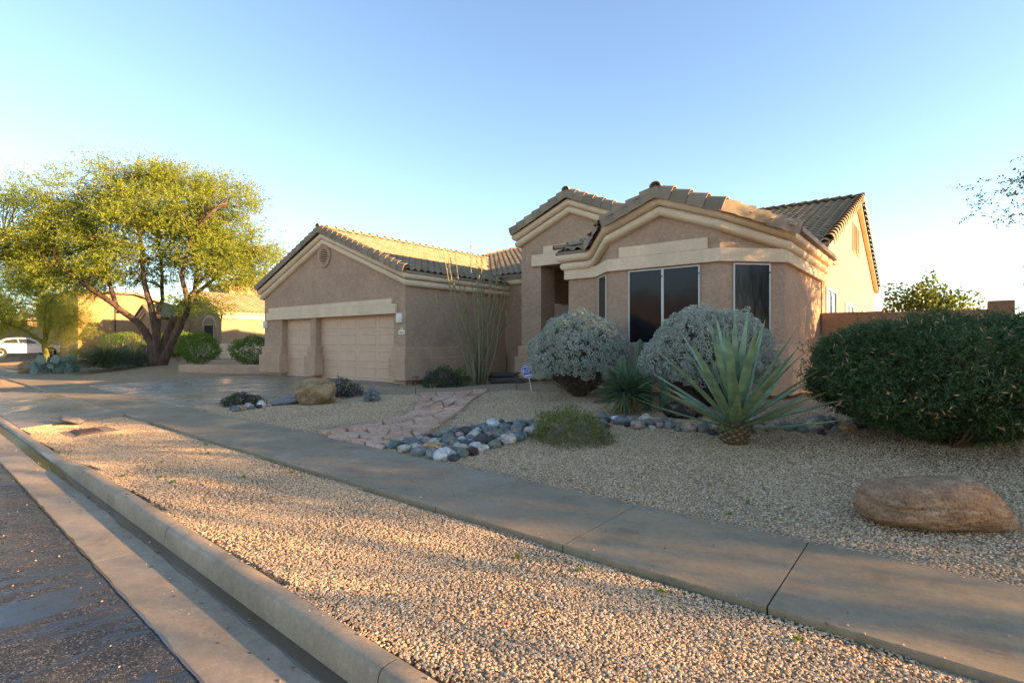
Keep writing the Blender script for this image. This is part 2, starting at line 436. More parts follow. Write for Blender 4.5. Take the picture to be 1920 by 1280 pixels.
# flagstone path: irregular sandstone pieces
M['flag'] = m_rock('sandstone', [(.42, .225, .145), (.58, .345, .235), (.68, .47, .34)], 2.2, .5, .8)
ctr = [(-7.2, 4.72), (-7.25, 5.6), (-7.45, 6.55), (-7.95, 7.6), (-8.75, 8.7), (-9.5, 9.68)]
wid = [2.0, 1.75, 1.15, 1.05, 1.25, 1.75]
def path_pt(uu, vv):
    f = min(4.999, max(0, vv)); i = int(f); k = f-i
    c = Vector(ctr[i]).lerp(Vector(ctr[i+1]), k); d = (Vector(ctr[min(5, i+1)])-Vector(ctr[i]))
    d2 = (Vector(ctr[min(5, i+2)])-Vector(ctr[i+1])) if i < 4 else d
    d = d.normalized().lerp(d2.normalized(), k).normalized(); nr = Vector((d.y, -d.x)); 
    if vv < .9: nr = nr.lerp(Vector((1, -K)), 1-vv/.9)
    if vv > 4.2: nr = nr.lerp(Vector((.73, .68)), (vv-4.2)/.8)
    return c+nr.normalized()*(lerp(wid[i], wid[i+1], k)*uu)
V = []; F = []
for j in range(26):
    for i in range(9):
        q = path_pt((i-4)/8.4, j*.2); yy = max(q.y, 4.6-K*q.x); V.append((q.x, yy, gz(q.x, yy)+.006))
for j in range(25):
    for i in range(8): F.append((j*9+i, j*9+i+1, j*9+i+10, j*9+i+9))
me = np_mesh('flagstone_path', V, F)
if me.polygons[40].normal.z < 0: me.flip_normals()
flag = struct('flagstone_path', me, m_plain('sand_joint', (.27, .19, .13), .95, .25, 20, .6, 90))
def clip(poly, p, nrm):
    o = []
    for i in range(len(poly)):
        a, b = poly[i], poly[(i+1) % len(poly)]; da = (a-p).dot(nrm); db = (b-p).dot(nrm)
        if da <= 0: o.append(a)
        if da*db < 0: o.append(a.lerp(b, da/(da-db)))
    return o
seeds = []
for j in range(11):
    cols = 3 if j in (3, 4, 5, 6, 7) else 4
    for i in range(cols):
        seeds.append(Vector(((i+.5+random.uniform(-.33, .33))/cols*2.6-1.3, (j+.5+random.uniform(-.33, .33))*.455+(.2 if i % 2 else 0))))
for k, sd in enumerate(seeds):
    po = [Vector((-1.3, 0)), Vector((1.3, 0)), Vector((1.3, 5)), Vector((-1.3, 5))]
    for l, q in enumerate(seeds):
        if l != k: po = clip(po, (sd+q)/2, (q-sd).normalized())
    if len(po) < 3: continue
    c = sum(po, Vector((0, 0)))/len(po)
    pts = []
    for i, p in enumerate(po):
        nx_ = po[(i+1) % len(po)]
        for g in (p, p.lerp(nx_, random.uniform(.35, .65))):
            g = c+(g-c)*random.uniform(.86, .96); pts.append(path_pt(g.x/2.6, g.y))
    cw = sum(pts, Vector((0, 0)))/len(pts)
    hz = gz(cw.x, cw.y)+.038+random.uniform(-.012, .022); tx, ty = random.uniform(-.02, .02), random.uniform(-.02, .02)
    if st(cw.x, cw.y) < 4.62: continue
    v3 = [(p.x, max(p.y, 4.595-K*p.x), hz+(p.x-cw.x)*tx+(p.y-cw.y)*ty-.07+.55*(gz(p.x, p.y)-gz(cw.x, cw.y))) for p in pts]
    obj('flagstone', MB().prism(v3, (0, 0, .07)), 'flag', flag, bevel=.008)

# water lying along the kerb and in the pavement edge
def ribbon(name, t0f, t1f, x0, x1, z, step=.12):
    V = []; F = []; x = x0; i = 0
    while x <= x1:
        V += [P(x, t0f(x), z), P(x, t1f(x), z)]; x += step; i += 1
    for k in range(i-1): F.append((2*k, 2*k+2, 2*k+3, 2*k+1))
    me = np_mesh(name, V, F); 
    if me.polygons[0].normal.z < 0: me.flip_normals()
    return struct(name, me, 'water')
nz = lambda x, k: mnoise.noise((x*1.3, k, 0))
ribbon('gutter_water', lambda x: 1.37+.04*nz(x, 1)+.03*nz(x*4, 2)-.16*ss(-8.0, -11, x), lambda x: 1.456, -26, 3, -.1445)
ribbon('joint_water', lambda x: .974+.010*nz(x*3, 5), lambda x: .990+.012*nz(x*4, 7), -30, 3, -.1305, .05)

# meter box lid and flat stone in the kerb strip
mx = thing('meter_box', 'rusty brown rectangular meter lid set flush in the kerbside gravel', 'meter lid', (-12.1, 2.85+K*0, gz(-12.1, 2.85)))
mx.rotation_euler.z = R(-2.4)
obj('rim', MB().box(-.34, .34, -.2, .2, -.08, .012), m_plain('lid_rim', (.12, .085, .06), .8, .2), mx, bevel=.01)
lid = obj('lid', MB().box(-.31, .31, -.17, .17, .0, .022), m_plain('lid_rust', (.11, .055, .04), .7, .3, 12, .4), mx, bevel=.006)
for i in range(5): obj('rib', MB().box(-.28, .28, -.13+i*.065-.012, -.13+i*.065+.012, .02, .028), lid.data.materials[0], lid)

# loose pebbles: real stones strewn over the near gravel
def pebble_nodes(name, density, smin, smax):
    g = bpy.data.node_groups.new(name, 'GeometryNodeTree')
    g.interface.new_socket('Geometry', in_out='INPUT', socket_type='NodeSocketGeometry'); g.interface.new_socket('Geometry', in_out='OUTPUT', socket_type='NodeSocketGeometry')
    N = g.nodes.new; L = g.links.new
    i = N('NodeGroupInput'); o = N('NodeGroupOutput')
    d = N('GeometryNodeDistributePointsOnFaces'); d.inputs['Density'].default_value = density; d.inputs['Seed'].default_value = 3
    L(i.outputs[0], d.inputs['Mesh'])
    nz_ = N('ShaderNodeTexNoise'); nz_.inputs['Scale'].default_value = .9; nz_.inputs['Detail'].default_value = 4
    mr = N('ShaderNodeMapRange'); mr.inputs['From Min'].default_value = .34; mr.inputs['From Max'].default_value = .56; mr.inputs['To Min'].default_value = density*.22; mr.inputs['To Max'].default_value = density*1.08
    L(nz_.outputs[0], mr.inputs['Value']); L(mr.outputs[0], d.inputs['Density'])
    join = N('GeometryNodeJoinGeometry')
    for k, (sx, sy, sz) in enumerate(((1, .8, .62), (1.1, .7, .7), (.9, .9, .55), (1.25, .75, .6))):
        ico = N('GeometryNodeMeshIcoSphere'); ico.inputs['Radius'].default_value = .5; ico.inputs['Subdivisions'].default_value = 1
        sp_ = N('GeometryNodeSetPosition'); L(ico.outputs[0], sp_.inputs[0])
        rv = N('FunctionNodeRandomValue'); rv.data_type = 'FLOAT_VECTOR'; rv.inputs['Min'].default_value = (-.13,)*3; rv.inputs['Max'].default_value = (.13,)*3; rv.inputs['Seed'].default_value = k
        L(rv.outputs['Value'], sp_.inputs['Offset'])
        tr = N('GeometryNodeTransform'); tr.inputs['Scale'].default_value = (sx, sy, sz); L(sp_.outputs[0], tr.inputs[0])
        sm = N('GeometryNodeSetMaterial'); sm.inputs['Material'].default_value = M['pebble']; L(tr.outputs[0], sm.inputs[0])
        gi = N('GeometryNodeGeometryToInstance'); L(sm.outputs[0], gi.inputs[0]); L(gi.outputs[0], join.inputs[0])
    ip = N('GeometryNodeInstanceOnPoints'); L(d.outputs['Points'], ip.inputs['Points']); L(join.outputs[0], ip.inputs['Instance'])
    ip.inputs['Pick Instance'].default_value = True
    ri = N('FunctionNodeRandomValue'); ri.data_type = 'INT'; ri.inputs[4].default_value = 0; ri.inputs[5].default_value = 3; L(ri.outputs[2], ip.inputs['Instance Index'])
    rr = N('FunctionNodeRandomValue'); rr.data_type = 'FLOAT_VECTOR'; rr.inputs['Min'].default_value = (-.5, -.5, 0); rr.inputs['Max'].default_value = (.5, .5, 6.28); rr.inputs['Seed'].default_value = 11
    L(rr.outputs['Value'], ip.inputs['Rotation'])
    rs = N('FunctionNodeRandomValue'); rs.data_type = 'FLOAT'; rs.inputs[2].default_value = smin; rs.inputs[3].default_value = smax; rs.inputs['Seed'].default_value = 5
    L(rs.outputs[1], ip.inputs['Scale']); L(ip.outputs[0], o.inputs[0]); return g
def on_path(x, y):
    for i in range(11):
        c = path_pt(0, i*.5); 
        if (Vector((x, y))-c).length < wid[min(5, i//2)]*.55: return True
    for i in range(7):
        a, b = Vector(near[i]), Vector(far[i+1])
        if abs(y-(a.y+b.y)/2) < .85 and abs(x-(a.x+b.x)/2) < .8: return True
    return False
def gravel(name, label, mask, x0, x1, y0, y1, density, smin, smax, step=.2):
    V = []; F = []; 
    for y in np.arange(y0, y1, step):
        for x in np.arange(x0, x1, step):
            if mask(x+step/2, y+step/2):
                b = len(V); V += [(X, Y, gz(X, Y)+.003) for X, Y in ((x, y), (x+step, y), (x+step, y+step), (x, y+step))]; F.append((b, b+1, b+2, b+3))
    me = np_mesh(name, V, F); o = obj(name, me, 'pebble'); tag(o, label, 'gravel', None, 'stuff')
    md = o.modifiers.new('scatter', 'NODES'); md.node_group = pebble_nodes(name, density, smin, smax)
STRIP = lambda x, y: 1.60 < st(x, y) < 3.28 and not (abs(x+12.1) < .5 and abs(y-2.85) < .32) and x > -13.55
gravel('gravel', 'coarse tan gravel filling the strip between kerb and sidewalk', lambda x, y: STRIP(x, y) and x > -5.2, -5.3, 2.2, 1.4, 3.6, 6000, .011, .023, .1)
gravel('gravel', 'tan gravel of the kerb strip towards the driveway apron', lambda x, y: STRIP(x, y) and x <= -5.2, -13.6, -5.1, 1.8, 4.0, 3600, .013, .024, .1)
gravel('gravel', 'tan gravel covering the front yard up to the plants', lambda x, y: st(x, y) > 4.66 and not on_path(x, y) and not (x < -14.15 and y < 12.3), -14.2, 3.2, 4.5, 10.6, 2300, .012, .024, .2)
# ------------------------------------------------------------------ the house
HL = (-12, 12, .2)
house = thing('house', 'tan stucco single storey house with three car garage and tiled gables', 'house', HL)
def hp(name, mb, mat, bevel=0, smooth=False, parent=None):
    me = mb.mesh(name, smooth) if isinstance(mb, MB) else mb
    return obj(name, me, mat, parent or house, world=parent is None, bevel=bevel)
GX0, GX1, GY = -23.45, -13.95, 11.85; GXM = (GX0+GX1)/2; EAVE = 3.9
GS = .4
# garage walls: front with two door openings as one outline
D1 = (-21.95, -19.75); D2 = (-19.35, -14.55); DT = 2.58
apex_w = EAVE-.3+GS*(GX1-GXM)
fr = [(GX0, .22), (D1[0], .1), (D1[0], DT), (D1[1], DT), (D1[1], .1), (D2[0], .1), (D2[0], DT), (D2[1], DT), (D2[1], .1), (GX1, .22), (GX1, EAVE-.25), (GXM, EAVE-.25+GS*(GX1-GXM)), (GX0, EAVE-.25)]
fr[0] = (GX0, .1); fr[9] = (GX1, .1)
wm = MB().prism([(x, GY, z) for x, z in fr], (0, .30, 0))
hp('front_wall', wm, 'stucco')
hp('side_wall', MB().box(GX1-.3, GX1-.0005, GY+.301, 17.2, .28, EAVE-.1), 'stucco')
hp('side_wall', MB().box(GX0+.0005, GX0+.3, GY+.301, 21, .22, EAVE-.1), 'stucco')
hp('foundation', MB().box(GX1-.25, GX1-.06, GY+.305, 17.2, 0, .279), 'found')
# stepped wainscot
def wains(mb, x0, x1, y0, y1, z0, z1, z2, e=(1, 1, 1, 1)):
    for d, a, b in ((.17, z0, z1), (.085, z1+.0005, z2)):
        X0, X1, Y0, Y1 = x0-d*e[0], x1+d*e[1], y0-d*e[2], y1+d*e[3]; c = .02
        lo = [(X0, Y0), (X1, Y0), (X1, Y1), (X0, Y1)]
        k = [(X0+c*e[0], Y0+c*e[2]), (X1-c*e[1], Y0+c*e[2]), (X1-c*e[1], Y1-c*e[3]), (X0+c*e[0], Y1-c*e[3])]
        vs = [(x, y, a) for x, y in lo]+[(x, y, b-.035) for x, y in lo]+[(x, y, b) for x, y in k]
        mb.add(vs, [(3, 2, 1, 0), (8, 9, 10, 11)]+[(i, (i+1) % 4, (i+1) % 4+4, i+4) for i in range(4)]+[(i+4, (i+1) % 4+4, (i+1) % 4+8, i+8) for i in range(4)])
    return mb
hp('wainscot', wains(MB(), D2[1]+.02, GX1, GY, 17.0, .29, 1.045, 1.40, (.6, 1, 1, 0)), 'base')
hp('wainscot', wains(MB(), D1[1]-.02, D2[0]+.02, GY, GY+.2, .27, 1.045, 1.40, (.9, .9, 1, 0)), 'base')
hp('wainscot', wains(MB(), GX0, D1[0]-.02, GY, 20.0, .27, 1.045, 1.40, (1, .6, 1, 0)), 'base')
# lintel band over the doors, stepped
hp('lintel_band', MB().box(-23.15, -14.38, GY-.10, GY-.0008, 2.54, 2.87), 'trim', .012)
hp('lintel_band', MB().box(-22.95, -14.6, GY-.09, GY-.0008, 2.8712, 3.06), 'trim', .012)
# doors of raised panels
def garage_door(x0, x1, cols):
    z0, z1, yd = .155, DT+.02, GY+.25
    d = hp('garage_door', MB().box(x0-.02, x1+.02, yd, yd+.04, z0, z1), 'gdoor')
    rows = 4; H = (z1-.02-z0)/rows; Wd = (x1-x0)/cols
    for r in range(rows):
        obj('door_section', MB().box(x0-.015, x1+.015, yd-.014, yd-.0005, z0+r*H+.004, z0+(r+1)*H-.004), 'gdoor', d, bevel=.004)
        for c in range(cols):
            a, b, e, f = x0+c*Wd+.07, x0+(c+1)*Wd-.07, z0+r*H+.095, z0+(r+1)*H-.095
            m = MB(); y = yd-.0145; q = .028
            m.add([(a, y, e), (b, y, e), (b, y, f), (a, y, f), (a+q, y-.014, e+q), (b-q, y-.014, e+q), (b-q, y-.014, f-q), (a+q, y-.014, f-q), (a+2.2*q, y-.002, e+2.2*q), (b-2.2*q, y-.002, e+2.2*q), (b-2.2*q, y-.002, f-2.2*q), (a+2.2*q, y-.002, f-2.2*q)],
                  [(0, 1, 5, 4), (1, 2, 6, 5), (2, 3, 7, 6), (3, 0, 4, 7), (4, 5, 9, 8), (5, 6, 10, 9), (6, 7, 11, 10), (7, 4, 8, 11), (8, 9, 10, 11)])
            obj('panel', m, 'gdoor', d)
    obj('bottom_seal', MB().box(x0, x1, yd-.01, yd+.03, .14, .154), 'dark', d)
garage_door(*D1, 2); garage_door(*D2, 4)
# eave and rake mouldings: a double roll swept round the walls
def roll(cx, cz, r, a0=88, a1=-88, n=9): return [(cx+r*math.cos(R(lerp(a0, a1, i/(n-1)))), cz+r*math.sin(R(lerp(a0, a1, i/(n-1))))) for i in range(n)]
PROF = [(-.02, 0)] + roll(.135, -.112, .112) + roll(.055, -.335, .112) + [(-.02, -.45)]
N_, E_, W_, S_ = (0, 1), (1, 0), (-1, 0), (0, -1)
def mould(path, nrm): return hp('cornice', MB().sweep(path, nrm, PROF), 'trim', smooth=38)
ga = EAVE+GS*(GX1-GXM)+.02
mould([(GX0, 20, EAVE), (GX0, GY, EAVE), (GXM, GY, ga), (GX1, GY, EAVE), (GX1, 17.2, EAVE)], [W_, S_, S_, E_])
# round gable vent
gv = hp('gable_vent', MB(), 'dark') if False else None
ax = Matrix(((1, 0, 0), (0, 0, 1), (0, 1, 0)))
vc_ = (-18.75, GY-.0008, 4.93)
ring = MB(); nS = 32
rp = [(.26, 0), (.26, -.03), (.29, -.055), (.44, -.055), (.46, -.03), (.46, 0)]
for i in range(nS):
    a = 2*math.pi*i/nS
    for r, y in rp: ring.v.append((vc_[0]+r*math.cos(a), vc_[1]+y, vc_[2]+r*math.sin(a)))
for i in range(nS):
    for j in range(5): ring.f.append((i*6+j, i*6+j+1, ((i+1) % nS)*6+j+1, ((i+1) % nS)*6+j))
gv = hp('gable_vent', ring, 'stucco', smooth=30)
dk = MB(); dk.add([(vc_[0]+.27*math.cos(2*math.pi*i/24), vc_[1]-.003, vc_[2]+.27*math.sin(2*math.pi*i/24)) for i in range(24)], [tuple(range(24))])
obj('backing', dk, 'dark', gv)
for i in range(7):
    z = -.21+i*.07; hw = math.sqrt(max(.001, .262**2-z*z))
    obj('slat', MB().box(-hw, hw, -.006, .006, -.032, .032, Matrix.Translation((vc_[0], vc_[1]-.028, vc_[2]+z)) @ Matrix.Rotation(R(-42), 4, 'X')), 'stucco', gv)
# wall lamps and number plaque
for x, zz in ((-14.22, 2.22), (-23.3, 2.2)):
    m = MB(); m.lathe([(.11, 0), (.125, .02), (.125, .30), (.11, .32)], (x, GY-.02, zz), 14)
    lp = hp('wall_lamp', m, 'white', smooth=40)
    obj('back_plate', MB().box(x-.09, x+.09, GY-.015, GY-.001, zz+.02, zz+.3), 'white', lp)
PY = GY-.0012
pl = hp('number_plaque', MB().prism([(-14.27, PY, 1.83), (-13.97, PY, 1.83), (-13.97, PY, 1.97), (-14.05, PY, 1.97), (-14.08, PY, 2.03), (-14.12, PY, 2.06), (-14.16, PY, 2.03), (-14.19, PY, 1.97), (-14.27, PY, 1.97)], (0, -.03, 0)), m_plain('plaque', (.74, .70, .52), .5, .05), .004)
def text_mesh(name, body, size, mtx, mat, parent, depth=.004, world=False):
    c = bpy.data.curves.new(name, 'FONT'); c.body = body; c.size = size; c.align_x = 'CENTER'; c.align_y = 'CENTER'; c.extrude = depth
    t = bpy.data.objects.new(name, c); COL.objects.link(t); bpy.context.view_layer.update()
    me = bpy.data.meshes.new_from_object(t.evaluated_get(bpy.context.evaluated_depsgraph_get()))
    bpy.data.objects.remove(t); me.name = name; me.transform(mtx)
    return obj(name, me, mat, parent)
UPR = Matrix.Rotation(R(90), 4, 'X')
text_mesh('digits', '1613', .105, Matrix.Translation((-14.12, PY-.033, 1.895)) @ UPR, m_plain('digit_green', (.05, .07, .05), .5), pl)
obj('emblem', MB().prism([(-14.14, PY-.0305, 1.985), (-14.10, PY-.0305, 1.985), (-14.12, PY-.0305, 2.035)], (0, -.004, 0)), 'metal', pl)

# entry portal
EX0, EX1, EY = -11.0, -7.05, 14.4; EXM = -9.04; EE = 5.2; ESL = .43
op0, op1, opt = -10.2, -7.6, 4.08
pr = [(EX0, .33), (op0, .33), (op0, opt), (op1, opt), (op1, .33), (EX1, .33), (EX1, EE-.2), (EXM, EE-.2+ESL*(EXM-EX0)), (EX0, EE-.2)]
hp('portal_wall', MB().prism([(x, EY, z) for x, z in pr], (0, .8, 0)), 'stucco')
hp('side_wall', MB().box(EX0, EX0+.3, EY+.801, 19, 3.0, EE-.05), 'stucco')
hp('side_wall', MB().box(EX1-.3, EX1, EY+.801, 19, 3.0, EE-.05), 'stucco')
hp('wainscot', wains(MB(), EX0, op0, EY, EY+.8, .36, 1.08, 1.44), 'base')
hp('lintel_band', MB().box(-10.52, -7.2, EY-.10, EY-.0008, 4.06, 4.44), 'trim', .012)
hp('lintel_band', MB().box(-10.05, -7.4, EY-.09, EY-.0008, 4.4412, 4.68), 'trim', .012)
ea = EE+ESL*(EXM-EX0)+.03
mould([(EX0, 19, EE), (EX0, EY, EE), (EXM, EY, ea), (EX1, EY, EE), (EX1, 19, EE)], [W_, S_, S_, E_])
# main front wall, porch back wall with the door
hp('front_wall', MB().box(GX1+.0005, -2.85, 17.2, 17.5, .3, 4.4), 'stucco')
mould([(GX1, 17.2, 4.36), (-11.0, 17.2, 4.36)], [S_])
hp('porch_back', MB().box(-10.9, -7.75, 16.9, 17.19, .3, 4.0), 'stucco')
hp('porch_beam', MB().box(-10.8, -7.76, 16.6, 16.89, 2.55, 2.95), m_plain('grey_beam', (.42, .40, .36), .6), .01)
fd = hp('entry_door', MB().box(-10.0, -8.0, 16.8, 16.895, .34, 2.5), m_plain('door_dark', (.035, .026, .02), .45))
obj('door_handle', MB().tube([(-8.9, 16.78, 1.3), (-8.9, 16.74, 1.3), (-8.78, 16.74, 1.3)], .015), 'metal', fd)
for i in range(2): obj('panel', MB().box(-9.9+i*.98, -9.08+i*.98, 16.785, 16.7995, .5, 2.35), m_plain('door_panel', (.05, .035, .025), .4), fd, bevel=.01)
hp('porch_floor', MB().box(-10.2, -7.74, 14.6, 16.9, .2, .35), 'walk')

# bay room: plan outline with 45 degree facets
BP = [(-7.73, 17.0), (-7.73, 12.2), (-6.85, 12.2), (-6.1, 11.45), (-3.54, 11.45), (-2.52, 12.47), (-2.52, 17.0)]
d45 = math.sqrt(.5)
BN = [W_, S_, (-d45, -d45), S_, (d45, -d45), E_]
bxm, bza, bsl = -4.82, 4.80, .385
def bz(x): return max(EAVE, bza-bsl*abs(x-bxm))
def bay_top(x): return bza-bsl*abs(x-bxm)
# walls as a closed shell with gable top
m = MB(); pts = []
for i in range(len(BP)-1):
    a, b = BP[i], BP[i+1]
    pts.append(a)
    if i == 3: pts.append((bxm, 11.45))
pts.append(BP[-1]); n = len(pts)
tops = [bz(p[0])-.2 if -7 < p[0] < -2.6 else EAVE-.2 for p in pts]
vs = [(x, y, .43) for x, y in pts]+[(x, y, t) for (x, y), t in zip(pts, tops)]
m.add(vs, [(i, i+1, i+1+n, i+n) for i in range(n-1)])
hp('bay_wall', m, 'stucco')
inner = [(x*.97-.15, y+.25 if y < 16 else y) for x, y in pts]
hp('foundation', MB().prism([(x+(.08 if x < -5 else -.08), y+.1, .1) for x, y in BP], (0, 0, .34)), 'found')
def band(prof, z0, name, mat, seg=None):
    path = [(x, y, z0) for x, y in BP]; return hp(name, MB().sweep(path, BN, prof), mat, .006)
band([(-.01, 0), (.17, 0), (.17, .685), (.11, .722), (-.01, .722)], .43, 'wainscot', 'base')
band([(-.01, 0), (.085, 0), (.085, .31), (.03, .345), (-.01, .35)], 1.1525, 'wainscot', 'base')
band([(-.01, 0), (.09, 0), (.09, .28), (-.01, .28)], 3.22, 'lintel_band', 'trim')
hp('lintel_band', MB().box(-5.83, -3.78, 11.365, 11.449, 3.5012, 3.75), 'trim', .012)
mp = [(-7.73, 17, EAVE), (-7.73, 12.2, EAVE), (-7.05, 12.2, EAVE), (-6.85, 12.2, bay_top(-6.95)), (-6.1, 11.45, bay_top(-6.1)), (bxm, 11.45, bza), (-3.54, 11.45, bay_top(-3.54)), (-2.52, 12.47, EAVE), (-2.52, 17.3, EAVE)]
mould(mp, [W_, S_, S_, (-d45, -d45), S_, S_, (d45, -d45), E_])
def screen(a, b, z0, z1, nrm, split=1):
    """framed sun screen on the facet from plan point a to b"""
    a, b = Vector(a), Vector(b); e = (b-a).normalized(); L = (b-a).length; nv = Vector(nrm)
    mt = Matrix(((e.x, nv.x, 0, a.x), (e.y, nv.y, 0, a.y), (0, 0, 1, 0), (0, 0, 0, 1)))
    fw = .028; m = MB()
    for i in range(split+1):
        c = L*i/split; lo, hi = (0, fw) if i == 0 else ((L-fw, L) if i == split else (c-fw, c+fw))
        m.box(lo, hi, .001, .045, z0+fw, z1-fw, mt)
    m.box(0, L, .001, .045, z0, z0+fw, mt); m.box(0, L, .001, .045, z1-fw, z1, mt)
    f = hp('window', m, 'frame', .004)
    for i in range(split):
        c0, c1 = L*i/split+fw, L*(i+1)/split-fw
        obj('pane', MB().box(c0, c1, .002, .026, z0+fw, z1-fw, mt), 'screen', f)
        obj('clip', MB().box(c1-.01, c1+.03, .045, .055, lerp(z0, z1, .88), lerp(z0, z1, .88)+.03, mt), 'metal', f)
screen((-5.60, 11.45), (-3.95, 11.45), 1.51, 3.19, S_, 2)
screen((-3.54+.20, 11.45+.20), (-3.54+.78, 11.45+.78), 1.51, 3.19, (d45, -d45))
screen((-6.85+.13, 12.2-.13), (-6.85+.60, 12.2-.60), 1.51, 3.19, (-d45, -d45))

# main block: gable end with windows and vents
MX = -2.50; MR = 25.0; MZ = 7.15
hp('gable_wall', MB().prism([(MX, 17.05, .3), (MX, 33.0, .3), (MX, 33.0, 4.05), (MX, MR, MZ-.1), (MX, 17.05, 4.15)], (-.3, 0, 0)), 'stucco')
hp('back_wall', MB().box(-23.4, MX-.301, 32.7, 33, .3, 4.1), 'stucco')
def side_window(y0, y1, z0, z1):
    m = MB(); t = .07
    m.box(MX+.001, MX+.05, y0, y0+t, z0, z1); m.box(MX+.001, MX+.05, y1-t, y1, z0, z1); m.box(MX+.001, MX+.05, y0+t, y1-t, z0, z0+t); m.box(MX+.001, MX+.05, y0+t, y1-t, z1-t, z1)
    m.box(MX+.001, MX+.04, (y0+y1)/2-.03, (y0+y1)/2+.03, z0+t, z1-t)
    f = hp('window', m, m_plain('white_frame', (.78, .76, .70), .4, .05))
    obj('pane', MB().box(MX+.002, MX+.02, y0+t, y1-t, z0+t, z1-t), 'glass', f)
side_window(17.6, 19.6, 2.2, 3.15); side_window(21.7, 24.0, 1.6, 2.95); side_window(27.2, 28.8, 1.9, 2.95); side_window(31.6, 32.4, 1.8, 2.4)
for y in (24.35, 25.55):
    v = hp('attic_vent', MB().box(MX+.001, MX+.04, y-.42, y+.42, 5.05, 6.15), 'stucco', .01)
    for i in range(11): obj('slat', MB().box(MX+.041, MX+.055, y-.34, y+.34, 5.12+i*.09, 5.165+i*.09), 'dark', v)

# ------------------------------------------------------------------ roofs of individual clay tiles
TW, TL, EXP = .30, .43, .36
def tile_base():
    n = 9; V = []; F = []
    def prof(x):
        f = x/TW
        return .060*math.sin(math.pi*f/.62) if f < .62 else -.014*math.sin(math.pi*(f-.62)/.38)
    for j, y in enumerate((0, TL)):
        for i in range(n):
            x = TW*1.04*i/(n-1); V.append((x, y, prof(min(x, TW))+.068-.066*y/TL))
    for i in range(n): V.append((V[i][0], .0, V[i][2]-.04))
    for i in range(n-1): F += [(i, i+1, n+i+1, n+i), (2*n+i, 2*n+i+1, i+1, i)]
    return np.array(V), np.array(F)
TV, TF = tile_base()
tile_me = np_mesh('roof_tile', TV, TF); tile_me.shade_smooth(); tile_me.materials.append(M['tile'])
def inside(p, poly):
    c = False; n = len(poly); x, y = p
    for i in range(n):
        (x1, y1), (x2, y2) = poly[i], poly[(i+1) % n]
        if (y1 > y) != (y2 > y) and x < (x2-x1)*(y-y1)/(y2-y1)+x1: c = not c
    return c
cand = []; rest = {}
def roof_plane(part, poly, p0, up, z0, slope, tiles=True, pick=False):
    """plan polygon; z rises by slope along the plan direction up from the eave point p0"""
    up = Vector(up); e = Vector((up.y, -up.x)); zf = lambda q: z0+slope*((Vector(q)-Vector(p0)).dot(up))
    m = MB(); m.prism([(*q, zf(q)-.09) for q in poly], (0, 0, .075)); rest.setdefault(part, []); decks.setdefault(part, MB()).add(m.v, m.f)
    if not tiles: return
    cs = 1/math.sqrt(1+slope*slope); U = Vector((up.x, up.y, slope)).normalized(); Ev = Vector((e.x, e.y, 0)); Nn = Ev.cross(U)
    q = [((Vector(k)-Vector(p0)).dot(e), (Vector(k)-Vector(p0)).dot(up)) for k in poly]
    a0, a1 = min(k[0] for k in q), max(k[0] for k in q); b0, b1 = min(k[1] for k in q), max(k[1] for k in q)
    st_b = EXP*cs; nb = int((b1-b0)/st_b)+1; na = int(round((a1-a0)/TW))
    for j in range(nb):
        for i in range(na):
            a, b = a0+i*TW, b0+j*st_b
            if inside((a+TW/2, b+st_b*.5), q):
                pt = Vector(p0)+e*a+up*b; p3 = Vector((pt.x, pt.y, z0+slope*b-.012))
                mt = Matrix(((Ev.x, U.x, Nn.x, p3.x), (Ev.y, U.y, Nn.y, p3.y), (Ev.z, U.z, Nn.z, p3.z), (0, 0, 0, 1)))
                vd = p3-Vector((0, 0, 1.5)); d = vd.length; sc_ = abs(Nn.dot(vd/d))/d/d if Nn.dot(vd) < 0 else 0
                (cand if pick and pick(p3) and sc_ > 0 else rest[part]).append((sc_, part, mt) if pick and pick(p3) and sc_ > 0 else mt)
decks = {}
ME = 4.30; MS = .36
gr = EAVE+.05
roof_plane('garage_roof', [(-13.68, 11.62), (-18.7, 11.62), (-18.7, 21.6), (-14.9, 17.0), (-13.68, 17.0)], (-13.68, 11.62), (-1, 0), gr, GS, True, lambda p: True)
roof_plane('garage_roof', [(-23.72, 11.62), (-18.7, 11.62), (-18.7, 21.6), (-23.72, 17.5)], (-23.72, 11.62), (1, 0), gr, GS)
roof_plane('main_roof', [(-2.30, 16.85), (-2.30, MR), (-17.5, MR), (-25.6, 16.85)], (-2.30, 16.85), (0, 1), ME, MS, True, lambda p: p.x > -7.5 or (-20 < p.x < -17 and p.y > 19.5))
roof_plane('main_roof', [(-2.30, 33.3), (-2.30, MR), (-17.5, MR), (-25.6, 33.3)], (-2.30, 33.3), (0, -1), ME-.05, MS)
roof_plane('main_roof', [(-25.6, 16.85), (-17.5, MR), (-25.6, 33.3)], (-25.6, 20), (1, 0), ME, MS, False)
er = EE+.05
roof_plane('entry_roof', [(-11.27, 14.17), (EXM, 14.17), (EXM, 21.6), (-11.27, 19.2)], (-11.27, 14.17), (1, 0), er, ESL)
roof_plane('entry_roof', [(-6.80, 14.17), (EXM, 14.17), (EXM, 21.6), (-6.80, 19.2)], (-6.80, 14.17), (-1, 0), er, ESL)
